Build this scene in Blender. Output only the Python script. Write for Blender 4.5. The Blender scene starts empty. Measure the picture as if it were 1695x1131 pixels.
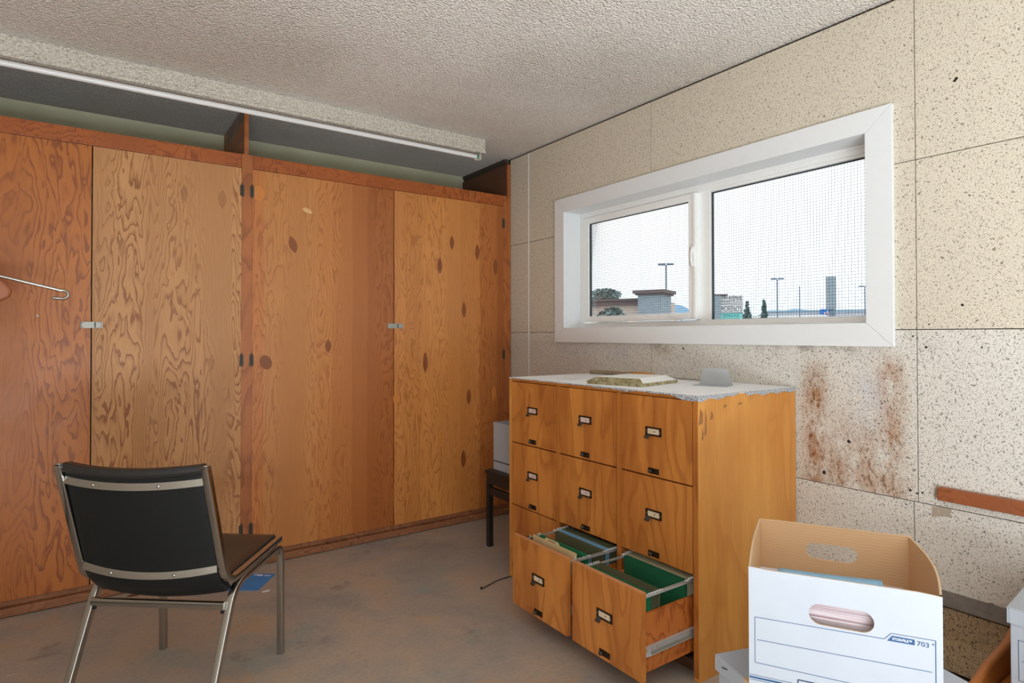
import bpy, bmesh, math, random
from mathutils import Vector, Matrix
from math import sin, cos, pi, radians, sqrt, exp
random.seed(7)
scene = bpy.context.scene
COL = scene.collection

# ------------------------------------------------------------------ camera
FPX, YAW, PIT, ROL, SHY = 997.4, radians(35.004), radians(.657), radians(-.073), -21.78
CP = Vector((-2.3762638, -3.40587749, 1.21768611))
F_ = Vector((sin(YAW)*cos(PIT), cos(YAW)*cos(PIT), sin(PIT)))
R_ = Vector((cos(YAW), -sin(YAW), 0)); U_ = R_.cross(F_)
R_, U_ = R_*cos(ROL)+U_*sin(ROL), -R_*sin(ROL)+U_*cos(ROL)
cam = bpy.data.cameras.new('camera'); camo = bpy.data.objects.new('camera', cam); COL.objects.link(camo)
cam.sensor_fit = 'HORIZONTAL'; cam.sensor_width = 36; cam.lens = FPX*36/1695
cam.shift_y = SHY/1695; cam.clip_start = .02; cam.clip_end = 5000
camo.matrix_world = Matrix(((R_.x, U_.x, -F_.x, CP.x), (R_.y, U_.y, -F_.y, CP.y), (R_.z, U_.z, -F_.z, CP.z), (0, 0, 0, 1)))
scene.camera = camo

# ------------------------------------------------------------------ materials
def lin(r, g, b):
    f = lambda v: (v/255/12.92) if v/255 <= .04045 else ((v/255+.055)/1.055)**2.4
    return (f(r), f(g), f(b), 1)

class NT:
    def __init__(s, name, rough=.6, metal=0, spec=.5):
        s.m = bpy.data.materials.new(name); s.m.use_nodes = True
        s.t = s.m.node_tree; s.N = s.t.nodes; s.L = s.t.links
        s.b = s.N['Principled BSDF']; s.out = s.N['Material Output']
        s.b.inputs['Roughness'].default_value = rough; s.b.inputs['Metallic'].default_value = metal
        s.b.inputs['Specular IOR Level'].default_value = spec
        s.co = None
    def new(s, typ, **kw):
        n = s.N.new(typ)
        for k, v in kw.items(): setattr(n, k, v)
        return n
    def put(s, sock, v):
        if hasattr(v, 'is_output') or isinstance(v, bpy.types.NodeSocket): s.L.new(v, sock)
        else: sock.default_value = v
    def obj(s):
        if s.co is None: s.co = s.new('ShaderNodeTexCoord').outputs['Object']
        return s.co
    def xyz(s):
        n = s.new('ShaderNodeSeparateXYZ'); s.put(n.inputs[0], s.obj()); return n.outputs
    def comb(s, x, y, z):
        n = s.new('ShaderNodeCombineXYZ')
        for i, v in enumerate((x, y, z)): s.put(n.inputs[i], v)
        return n.outputs[0]
    def map(s, scale=(1, 1, 1), loc=(0, 0, 0), rot=(0, 0, 0), vec=None):
        n = s.new('ShaderNodeMapping'); s.put(n.inputs['Vector'], vec if vec is not None else s.obj())
        n.inputs['Scale'].default_value = scale; n.inputs['Location'].default_value = loc; n.inputs['Rotation'].default_value = rot
        return n.outputs[0]
    def noise(s, vec, scale=1, detail=2, rough=.5, dist=0, lac=2):
        n = s.new('ShaderNodeTexNoise'); s.put(n.inputs['Vector'], vec)
        n.inputs['Scale'].default_value = scale; n.inputs['Detail'].default_value = detail
        n.inputs['Roughness'].default_value = rough; n.inputs['Distortion'].default_value = dist; n.inputs['Lacunarity'].default_value = lac
        return n.outputs[0]
    def vor(s, vec, scale=1, feature='F1'):
        n = s.new('ShaderNodeTexVoronoi'); n.feature = feature; s.put(n.inputs['Vector'], vec); n.inputs['Scale'].default_value = scale
        return n.outputs['Distance']
    def ma(s, op, a, b=0., c=None):
        n = s.new('ShaderNodeMath', operation=op); s.put(n.inputs[0], a); s.put(n.inputs[1], b)
        if c is not None: s.put(n.inputs[2], c)
        return n.outputs[0]
    def sm(s, v, lo, hi):
        n = s.new('ShaderNodeMapRange', interpolation_type='SMOOTHSTEP'); s.put(n.inputs[0], v)
        n.inputs[1].default_value = lo; n.inputs[2].default_value = hi
        n.inputs[3].default_value = 0; n.inputs[4].default_value = 1
        return n.outputs[0]
    def gauss(s, v, c, w):
        d = s.ma('DIVIDE', s.ma('SUBTRACT', v, c), w)
        return s.ma('POWER', 2.718, s.ma('MULTIPLY', s.ma('MULTIPLY', d, d), -1.))
    def ramp(s, f, stops, interp='LINEAR'):
        n = s.new('ShaderNodeValToRGB'); s.put(n.inputs[0], f); r = n.color_ramp; r.interpolation = interp
        while len(r.elements) < len(stops): r.elements.new(.5)
        for e, (p, c) in zip(r.elements, stops): e.position = p; e.color = c
        return n.outputs[0]
    def mix(s, f, a, b, blend='MIX'):
        n = s.new('ShaderNodeMix', data_type='RGBA', blend_type=blend)
        s.put(n.inputs[0], f); s.put(n.inputs[6], a); s.put(n.inputs[7], b)
        return n.outputs[2]
    def col(s, v): s.put(s.b.inputs['Base Color'], v); return s
    def rough(s, v): s.put(s.b.inputs['Roughness'], v); return s
    def bump(s, h, strength=.5, dist=.002):
        n = s.new('ShaderNodeBump'); s.put(n.inputs['Height'], h); n.inputs['Strength'].default_value = strength; n.inputs['Distance'].default_value = dist
        s.L.new(n.outputs[0], s.b.inputs['Normal']); return s

def plain(name, rgb, rough=.6, metal=0, spec=.5, var=.06, sc=30):
    t = NT(name, rough, metal, spec); c = lin(*rgb)
    n = t.noise(t.obj(), sc, 3)
    lo = tuple(max(0, x*(1-var)) for x in c[:3])+(1,); hi = tuple(min(1, x*(1+var)) for x in c[:3])+(1,)
    t.col(t.mix(n, lo, hi)); return t.m

def plywood(name, light, dark, sx=3.2, sz=.55, rings=13, contrast=1., tone=None, rough=.42, seed=0., axis='x', fiber=.35, spread=.25, strips=None, bumpy=.15):
    """rotary cut fir plywood: contour rings of a stretched height field"""
    t = NT(name, rough); o = t.xyz(); h = o[0] if axis == 'x' else o[1]; z = o[2]
    v = t.comb(t.ma('MULTIPLY', h, sx), seed, t.ma('MULTIPLY', z, sz))
    n1 = t.noise(v, 1.6, 1.5, .45, .25)
    n2 = t.noise(t.comb(t.ma('MULTIPLY', h, 22), seed+3, t.ma('MULTIPLY', z, 7)), 1, 3, .55)
    loc = t.noise(t.comb(t.ma('MULTIPLY', h, 5.0), seed+9, t.ma('MULTIPLY', z, .25)), 1, 1)
    n3 = t.noise(t.comb(t.ma('MULTIPLY', h, 18.0), seed+5, t.ma('MULTIPLY', z, 4.4)), 1, 2.0, .5, .9)
    lead = t.ma('ADD', t.ma('MULTIPLY', n1, rings), t.ma('MULTIPLY', n2, .55))
    lead = t.ma('ADD', lead, t.ma('MULTIPLY', n3, 3.6))
    lead = t.ma('ADD', lead, t.ma('MULTIPLY', h, 9))
    f = t.ma('FRACT', lead)
    L = lin(*light); D = lin(*dark); Mi = tuple(.72*a+.28*b for a, b in zip(L, D))
    c = t.ramp(f, [(0, L), (.40, L), (.66, Mi), (.84, D), (.93, D), (1, L)])
    amp = t.ma('MULTIPLY', t.sm(loc, .36, .58), contrast)
    c = t.mix(amp, tuple(.65*a+.35*b for a, b in zip(L, D)), c)
    fb = t.noise(t.comb(t.ma('MULTIPLY', h, 420), seed+1, t.ma('MULTIPLY', z, 9)), 1, 2, .6)
    c = t.mix(fiber, c, t.ramp(fb, [(.3, (.45, .42, .4, 1)), (.7, (1, 1, 1, 1))]), 'MULTIPLY')
    big = t.noise(t.comb(t.ma('MULTIPLY', h, 2.5), seed+7, t.ma('MULTIPLY', z, .9)), 1, 3, .55)
    c = t.mix(spread*2, c, t.ramp(big, [(.3, (.62, .52, .46, 1)), (.68, (1.0, 1.0, 1.0, 1))]), 'MULTIPLY')
    if strips:
        wob = t.ma('ADD', h, t.ma('MULTIPLY', t.ma('SUBTRACT', t.noise(t.comb(0., seed, t.ma('MULTIPLY', z, 3.)), 1, 3), .5), .03))
        a0, a1 = strips[0][0], strips[-1][0]
        u = t.ma('DIVIDE', t.ma('SUBTRACT', wob, a0), a1-a0)
        c = t.mix(1., c, t.ramp(u, [((x-a0)/(a1-a0), (*k, 1)) for x, k in strips], 'CONSTANT'), 'MULTIPLY')
    t.col(c)
    t.rough(t.ma('ADD', t.ma('MULTIPLY', t.noise(t.obj(), 6, 4, .6), .25), rough-.12))
    t.bump(t.ma('ADD', fb, t.ma('MULTIPLY', f, .5)), bumpy, .0008)
    return t.m

def veneer(name, light, dark, axis='y', rough=.38, seed=0., k=6., spread=.3):
    """smooth flat-sawn birch / mahogany face with faint cathedrals"""
    t = NT(name, rough); o = t.xyz(); h = o[0] if axis == 'x' else o[1]; z = o[2]
    n1 = t.noise(t.comb(t.ma('MULTIPLY', h, 5.5), seed, t.ma('MULTIPLY', z, 1.7)), 1, 2, .5, .4)
    f = t.ma('FRACT', t.ma('MULTIPLY', n1, k))
    L = lin(*light); D = lin(*dark)
    c = t.ramp(f, [(0, L), (.5, L), (.9, tuple(.5*a+.5*b for a, b in zip(L, D))), (1, L)])
    big = t.noise(t.comb(t.ma('MULTIPLY', h, 7), seed+4, t.ma('MULTIPLY', z, 1.4)), 1, 3, .5)
    c = t.mix(t.ma('MULTIPLY', t.sm(big, .35, .7), spread), c, D)
    fb = t.noise(t.comb(t.ma('MULTIPLY', h, 300), seed+1, t.ma('MULTIPLY', z, 10)), 1, 2, .6)
    c = t.mix(.3, c, t.ramp(fb, [(.3, (.6, .55, .5, 1)), (.7, (1, 1, 1, 1))]), 'MULTIPLY')
    t.col(c); t.bump(fb, .06, .0006)
    return t.m

def fiberboard(name, base, speck, amount=.60, stain=False):
    t = NT(name, .9, spec=.15); o = t.xyz()
    big = t.noise(t.obj(), 1.3, 3, .6)
    B = lin(*base); c = t.mix(big, tuple(x*.9 for x in B[:3])+(1,), tuple(min(1, x*1.06) for x in B[:3])+(1,))
    if stain:
        y, z = o[1], o[2]
        nz = t.noise(t.map((1, 1, .5)), 17, 5, .7); nf = t.noise(t.map((1, 1, .6)), 62, 3, .7)
        win = t.ma('MULTIPLY', t.sm(y, -2.50, -2.46), t.ma('MULTIPLY', t.sm(z, 1.20, 1.08), t.sm(z, .630, .637)))
        s1 = t.ma('MULTIPLY', t.gauss(y, -2.125, .045), t.ma('MULTIPLY', t.sm(z, 1.17, 1.0), 1.15))
        s2 = t.ma('MULTIPLY', t.gauss(y, -2.395, .05), t.ma('MULTIPLY', t.sm(z, 1.2, 1.08), .95))
        s4 = t.ma('MULTIPLY', t.gauss(y, -2.32, .06), t.ma('MULTIPLY', t.gauss(z, .76, .12), 1.0))
        s3 = t.ma('MULTIPLY', t.gauss(z, .69, .10), t.ma('MULTIPLY', t.gauss(y, -2.27, .17), .9))
        s5 = t.ma('MULTIPLY', t.gauss(z, 1.15, .03), t.gauss(y, -1.34, .05))
        sfall = t.ma('MULTIPLY', t.gauss(y, -2.22, .16), t.ma('MULTIPLY', t.sm(z, 1.05, .72), .55))
        m = t.ma('MAXIMUM', t.ma('MAXIMUM', s1, s2), t.ma('MAXIMUM', s3, t.ma('MAXIMUM', s4, s5)))
        m = t.ma('MULTIPLY', t.ma('MAXIMUM', m, sfall), t.sm(nz, .30, .62))
        soft = t.ma('MULTIPLY', m, t.ma('MULTIPLY', win, .85))
        c = t.mix(t.ma('MINIMUM', soft, 1.), c, lin(178, 134, 96))
        hard = t.ma('MULTIPLY', t.ma('MULTIPLY', m, win), t.sm(nf, .50, .62))
        c = t.mix(t.ma('MINIMUM', t.ma('MULTIPLY', hard, 1.0), 1.), c, lin(132, 84, 50))
        # grime right under the window and along the wall top of the cabinet
        g = t.ma('MULTIPLY', t.gauss(z, 1.165, .028), t.ma('MULTIPLY', t.sm(t.noise(t.obj(), 9, 4, .6), .46, .6), t.ma('MULTIPLY', .45, t.ma('MAXIMUM', t.gauss(y, -1.36, .10), t.gauss(y, -2.15, .30)))))
        c = t.mix(g, c, lin(95, 84, 76))
        # filler smears
        w = t.ma('MULTIPLY', t.ma('MAXIMUM', t.ma('MULTIPLY', t.gauss(y, -2.325, .055), t.gauss(z, .98, .12)),
              t.ma('MULTIPLY', t.gauss(z, 1.13, .05), t.ma('MAXIMUM', t.gauss(y, -.62, .2), t.gauss(y, -1.05, .12)))), t.sm(nz, .36, .56))
        c = t.mix(t.ma('MULTIPLY', w, .85), c, lin(212, 212, 216))
    d = t.noise(t.map((1, 1, 1), rot=(.5, 0, 0)), 150, 2, .5, .9)
    d2 = t.noise(t.map((1, 1, 1), loc=(3, 1, 2), rot=(-.6, 0, 0)), 270, 1, .5, .6)
    sp = t.ma('MAXIMUM', t.sm(d, amount, amount+.06), t.ma('MULTIPLY', t.sm(d2, amount+.02, amount+.07), .8))
    c = t.mix(t.ma('MULTIPLY', sp, .78), c, lin(*speck))
    fine = t.noise(t.obj(), 320, 2, .6)
    c = t.mix(.5, c, t.ramp(fine, [(.25, (.72, .70, .67, 1)), (.65, (1, 1, 1, 1))]), 'MULTIPLY')
    t.col(c)
    t.bump(t.ma('SUBTRACT', t.ma('ADD', t.ma('MULTIPLY', fine, .5), t.noise(t.obj(), 130, 2)), t.ma('MULTIPLY', sp, 1.2)), .55, .003)
    return t.m

def popcorn(name, base, toned=False, sc=105):
    t = NT(name, .95, spec=.1); o = t.xyz()
    n = t.noise(t.obj(), sc, 3, .55, .3); n2 = t.noise(t.obj(), sc*2.6, 2, .5)
    B = lin(*base)
    vd = t.vor(t.map((1, 1, 1), vec=t.obj()), sc*1.15, 'SMOOTH_F1')
    c = t.mix(t.sm(n, .3, .62), tuple(x*.84 for x in B[:3])+(1,), B)
    hole = t.sm(t.noise(t.map((1, 1, 1), loc=(4, 4, 4)), sc*.55, 1), .70, .76)
    c = t.mix(t.ma('MULTIPLY', hole, .45), c, lin(90, 84, 76))
    if toned:   # greyer over the closet, more so to the left, with a ragged edge
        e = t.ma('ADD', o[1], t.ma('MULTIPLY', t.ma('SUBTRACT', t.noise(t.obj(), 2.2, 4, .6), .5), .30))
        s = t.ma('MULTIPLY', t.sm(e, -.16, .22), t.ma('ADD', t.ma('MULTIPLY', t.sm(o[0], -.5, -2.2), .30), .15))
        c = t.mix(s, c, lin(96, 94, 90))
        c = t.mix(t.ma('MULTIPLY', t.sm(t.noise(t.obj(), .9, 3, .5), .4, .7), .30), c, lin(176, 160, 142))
    t.col(c); t.bump(t.ma('SUBTRACT', t.ma('ADD', t.ma('MULTIPLY', n, .8), t.ma('MULTIPLY', n2, .3)), t.ma('MULTIPLY', vd, .9)), 1.0, .013)
    return t.m

def concrete():
    t = NT('floor_concrete', .55, spec=.35)
    a = t.noise(t.obj(), 1.7, 5, .62, .3); b = t.noise(t.map((1, 1, 1), loc=(7, 3, 0)), 3.4, 5, .65); f = t.noise(t.obj(), 60, 4, .65)
    c = t.ramp(a, [(.30, lin(146, 141, 138)), (.45, lin(168, 160, 153)), (.57, lin(182, 166, 150)), (.72, lin(160, 157, 154))])
    c = t.mix(t.ma('MULTIPLY', t.sm(b, .54, .68), .65), c, lin(188, 160, 128))
    c = t.mix(t.ma('MULTIPLY', t.sm(t.noise(t.map((1, 1, 1), loc=(1.3, 8, 0)), 1.9, 4, .6), .57, .68), .55), c, lin(144, 158, 156))
    c = t.mix(t.ma('MULTIPLY', t.sm(t.noise(t.map((1, 1, 1), loc=(5.3, 2, 0)), 4.2, 5, .7), .60, .72), .5), c, lin(122, 108, 98))
    c = t.mix(.35, c, t.ramp(f, [(.3, (.62, .60, .58, 1)), (.7, (1.0, 1.0, 1.0, 1))]), 'MULTIPLY')
    chips = t.sm(t.noise(t.obj(), 26, 3, .7, .5), .70, .73)
    c = t.mix(t.ma('MULTIPLY', chips, .55), c, lin(228, 216, 200))
    dk = t.sm(t.noise(t.map((1, 1, 1), loc=(9, 9, 0)), 34, 2, .6), .73, .76)
    c = t.mix(t.ma('MULTIPLY', dk, .6), c, lin(60, 50, 44))
    t.col(c); t.rough(t.ma('ADD', t.ma('MULTIPLY', b, .25), .42)); t.bump(t.ma('ADD', f, a), .12, .003)
    return t.m

M = {}
M['floor'] = concrete()
M['ceiling'] = popcorn('ceiling_popcorn', (250, 245, 238), toned=True)
M['fix'] = popcorn('fixture_texture_paint', (226, 220, 208), sc=90)
M['panel'] = fiberboard('wall_board_tan', (222, 213, 196), (96, 80, 62), .615)
M['panel_low'] = fiberboard('wall_board_pale', (226, 222, 214), (92, 82, 74), .60, stain=True)
M['panel_floor'] = fiberboard('wall_board_brown', (176, 154, 124), (60, 46, 36), .585)
M['seam'] = plain('seam_dark', (70, 58, 46), .95)
M['ledge'] = plain('ledge_grey', (128, 122, 116), .85, var=.35, sc=25)
M['scrape'] = plain('scraped_board', (172, 158, 142), .95, var=.2, sc=90)
M['hole'] = plain('hole_dark', (38, 32, 28), .9)
M['green'] = plain('wall_green_paint', (214, 214, 184), .7, var=.15, sc=4)
M['plaster'] = plain('wall_plaster', (214, 208, 196), .8, var=.05, sc=3)
M['white'] = plain('white_paint', (228, 231, 234), .38, var=.02)
M['vinyl'] = plain('white_vinyl', (242, 243, 242), .3, var=.015)
M['gasket'] = plain('gasket_dark', (60, 66, 72), .6)
M['wire'] = plain('galvanised_wire', (96, 104, 112), .6, .3)
M['door_fir'] = plywood('fir_ply_pale', (214, 158, 102), (162, 102, 56), 5.2, .80, 20, 1.0, rough=.5, seed=2.1, fiber=.3, spread=.16)
M['door_orange'] = plywood('fir_ply_orange', (200, 120, 50), (150, 78, 30), 3.6, .70, 14, .85, rough=.42, seed=11.3, fiber=.25, spread=.22)
S = [(-1.72, (1.0, .86, .78)), (-1.62, (1, 1, 1)), (-1.335, (.98, .92, .86)), (-1.25, (.90, .80, .72)), (-1.13, (.80, .66, .58)), (-1.04, (.72, .56, .48)), (-.866, (1.08, 1.05, 1.0)), (-.80, (1, .95, .85)), (-.69, (1.12, 1.10, 1.0)), (-.40, (1.05, 1.0, .9)), (-.26, (.86, .72, .62)), (-.12, (.72, .56, .48)), (-.03, (.7, .55, .46))]
sh = lambda off: [(x-off, k) for x, k in S]
M['door_amber'] = plywood('fir_ply_amber', (214, 146, 82), (172, 106, 54), 4.8, .80, 17, .62, rough=.36, seed=23.7, fiber=.22, spread=.18, strips=sh(-1.5))
M['frame'] = veneer('closet_frame_fir', (186, 112, 60), (126, 66, 32), 'x', .42, 3.3, 9)
M['frame_h'] = plywood('closet_rail_fir', (188, 104, 46), (136, 64, 26), .8, 7., 8, .7, rough=.4, seed=6.2, fiber=.2, spread=.2)
M['kick'] = plywood('closet_kick_fir', (172, 116, 78), (112, 66, 42), .7, 9., 8, .6, rough=.6, seed=16.2, fiber=.2, spread=.3)
M['darkwood'] = plain('closet_inner_wood', (96, 58, 36), .6, var=.2, sc=12)
M['patch'] = plywood('ply_patch', (158, 92, 44), (120, 62, 28), 9, 1.1, 8, .5, rough=.4, seed=41, fiber=.2)
M['patch_fir'] = plywood('ply_patch_fir', (192, 134, 84), (160, 104, 60), 9, 1.4, 9, .6, rough=.45, seed=47, fiber=.2)
M['patch_pale'] = plain('ply_patch_pale', (222, 178, 122), .5)
M['patch_amber'] = plain('ply_patch_amber', (206, 130, 58), .42, var=.1, sc=40)
M['steel'] = plain('zinc_steel', (168, 168, 162), .5, .6, var=.1)
M['steel_dark'] = plain('dark_steel', (84, 80, 74), .5, .7, var=.2)
M['brass_dark'] = plain('oxidised_brass', (66, 52, 38), .42, .75, var=.3, sc=120)
M['chrome'] = plain('chrome', (186, 184, 180), .16, 1.0, var=.05, sc=60)
M['galv'] = plain('galvanised', (206, 210, 212), .4, .5, var=.1, sc=50)
M['vin_black'] = plain('black_vinyl', (34, 34, 35), .26, 0, .7, var=.1)
M['vin_back'] = plain('black_vinyl_back', (20, 23, 24), .55, 0, .4, var=.12)
M['rubber'] = plain('black_rubber', (24, 22, 20), .7)
M['cab'] = veneer('cabinet_face', (216, 142, 68), (158, 84, 34), 'y', .36, 4.1, 7, .60)
M['cab_side'] = veneer('cabinet_side', (226, 162, 82), (196, 124, 54), 'x', .40, 8.6, 4, .55)
M['cab_edge'] = veneer('cabinet_edge', (196, 122, 54), (140, 76, 30), 'y', .4, 1.6, 5)
M['cab_in'] = plain('cabinet_inside', (70, 42, 24), .7, var=.2, sc=10)
M['cab_kick'] = plain('cabinet_kick', (92, 58, 36), .6, var=.25, sc=14)
M['dr_side'] = plywood('drawer_side_fir', (206, 122, 54), (158, 78, 30), 2.2, 5.2, 7, .8, rough=.45, seed=31.5, fiber=.15, spread=.12)
M['chipped'] = plain('chipped_wood', (158, 108, 66), .8, var=.3, sc=60)
M['ply_edge'] = plain('ply_edge', (196, 136, 92), .7, var=.15, sc=80)
t = NT('worn_top_sheet', .7, spec=.3)
c = t.mix(t.sm(t.noise(t.obj(), 300, 2, .6), .30, .52), lin(206, 210, 214), lin(250, 251, 252))
c = t.mix(t.ma('MULTIPLY', t.sm(t.noise(t.obj(), 5, 4), .55, .7), .3), c, lin(186, 172, 150)); t.col(c); M['sheet'] = t.m
t = NT('worn_sheet_edge', .85, spec=.2)
t.col(t.mix(t.sm(t.noise(t.obj(), 260, 2, .7), .42, .60), lin(112, 114, 120), lin(214, 218, 224))); M['sheet_edge'] = t.m
M['card_white'] = plain('white_cardboard', (172, 178, 188), .7, var=.05, sc=14)
t = NT('kraft_cardboard', .85, spec=.2); o = t.xyz()
w = t.ma('SINE', t.ma('MULTIPLY', o[2], 900)); c = t.mix(t.ma('MULTIPLY', t.ma('ADD', w, 1.), .10), lin(224, 188, 148), lin(182, 144, 104))
c = t.mix(t.ma('MULTIPLY', t.noise(t.obj(), 9, 4), .25), c, lin(170, 130, 92)); t.col(c); M['kraft'] = t.m
M['kraft_edge'] = plain('kraft_edge', (206, 178, 146), .9, var=.25, sc=160)
M['blue_ink'] = plain('blue_print', (24, 74, 120), .6)
M['navy_ink'] = plain('navy_print', (30, 44, 84), .6)
M['red_ink'] = plain('red_print', (176, 40, 44), .6)
M['ink'] = plain('dark_ink', (50, 52, 58), .7)
t = NT('stacked_sheets', .8, spec=.2); o = t.xyz()
w = t.noise(t.comb(t.ma('MULTIPLY', o[0], 4), 0., t.ma('MULTIPLY', o[2], 420)), 1, 2)
t.col(t.ramp(w, [(.32, lin(112, 84, 88)), (.45, lin(164, 144, 150)), (.6, lin(196, 190, 196)), (.75, lin(160, 118, 116))])); M['sheets'] = t.m
M['paper'] = plain('paper_white', (236, 238, 242), .8, var=.03)
M['folder_blue'] = plain('folder_light_blue', (132, 182, 214), .55)
M['blue_book'] = plain('booklet_blue', (44, 136, 214), .4, var=.18, sc=9)
M['f_green'] = plain('folder_green', (20, 100, 66), .7, var=.08)
M['f_bright'] = plain('folder_bright_green', (28, 136, 92), .65, var=.08)
M['f_olive'] = plain('folder_olive', (92, 96, 68), .75, var=.1)
M['f_pale'] = plain('folder_pale', (176, 166, 136), .75, var=.1)
M['manila'] = plain('manila', (226, 200, 150), .75, var=.05)
M['label'] = plain('label_card', (226, 206, 176), .8, var=.08)
M['label_pink'] = plain('label_card_pink', (226, 200, 190), .8, var=.08)
M['plaque_top'] = plain('plaque_white', (240, 240, 236), .6, var=.03)
t = NT('plaque_edge', .85, spec=.2); t.col(t.ramp(t.noise(t.map((40, 40, 40)), 1, 5, .7), [(.3, lin(104, 92, 58)), (.5, lin(158, 148, 110)), (.7, lin(206, 200, 176))])); M['plaque_edge'] = t.m
M['bookend'] = plain('grey_sheet_metal', (178, 182, 186), .42, .15, var=.05)
M['driftwood'] = plain('weathered_wood', (152, 132, 108), .8, var=.3, sc=40)
M['tool_orange'] = plain('orange_handle', (206, 146, 72), .5, var=.15, sc=40)
M['black_wood'] = plain('black_painted_wood', (30, 26, 24), .5, var=.2)
M['brown_wood'] = plywood('brown_rail_wood', (170, 98, 56), (118, 62, 32), 9., 9., 6, .5, rough=.5, seed=9.9, axis='y', fiber=.2)
M['brown_shell'] = plain('brown_moulded', (170, 102, 44), .35, var=.1, sc=8)
M['hook_wood'] = plain('hook_brown', (168, 104, 72), .5, var=.1, sc=8)
M['dark_base'] = plain('baseboard_dark', (84, 58, 40), .6, var=.25, sc=20)
t = NT('tube_glass', .18, spec=.5); t.col((.86, .87, .88, 1)); M['tube'] = t.m
M['tube_cap'] = plain('tube_green_cap', (92, 150, 120), .4)
# glass pane: thin glass, grey tint added to dim the sky behind it
t = NT('window_glass'); t.N.remove(t.b)
tr = t.new('ShaderNodeBsdfTransparent'); tr.inputs[0].default_value = (.68, .695, .70, 1)
gl = t.new('ShaderNodeBsdfGlossy'); gl.inputs['Roughness'].default_value = .02
fr = t.new('ShaderNodeFresnel'); fr.inputs[0].default_value = 1.35
mx = t.new('ShaderNodeMixShader'); t.L.new(t.ma('MULTIPLY', fr.outputs[0], .6), mx.inputs[0]); t.L.new(tr.outputs[0], mx.inputs[1]); t.L.new(gl.outputs[0], mx.inputs[2]); t.L.new(mx.outputs[0], t.out.inputs[0])
M['glass'] = t.m
# outdoors: bluish haze painted into the building, pole, leaf and hill colours
M['o_tan'] = plain('stucco_tan', (208, 194, 184), .9, var=.05, sc=.5)
M['o_grey'] = plain('hazy_stone', (150, 166, 178), .9, var=.15, sc=2)
M['o_cornice'] = plain('hazy_cornice', (112, 102, 106), .8)
M['o_pole'] = plain('hazy_pole', (112, 132, 152), .6)
M['o_leaf'] = plain('hazy_leaf', (124, 150, 152), .9, var=.3, sc=.8)
M['o_bark'] = plain('bark', (80, 70, 62), .9)
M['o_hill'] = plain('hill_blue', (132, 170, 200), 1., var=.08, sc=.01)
M['o_sign'] = plain('sign_white', (232, 236, 240), .6, var=.02)
M['o_teal'] = plain('sign_teal', (130, 214, 214), .6, var=.03)
M['o_tealtext'] = plain('sign_teal_text', (30, 130, 130), .6)
M['o_text'] = plain('sign_text', (60, 66, 80), .6)
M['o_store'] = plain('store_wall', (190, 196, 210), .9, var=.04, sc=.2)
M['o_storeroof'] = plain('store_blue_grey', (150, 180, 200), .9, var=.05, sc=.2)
M['o_blue'] = plain('store_panel_blue', (44, 124, 206), .6)
M['o_star'] = plain('store_star', (250, 200, 170), .6)
M['o_white'] = plain('roof_white', (226, 232, 236), .8)
M['o_asphalt'] = plain('asphalt', (186, 184, 178), .95, var=.06, sc=.3)

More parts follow.
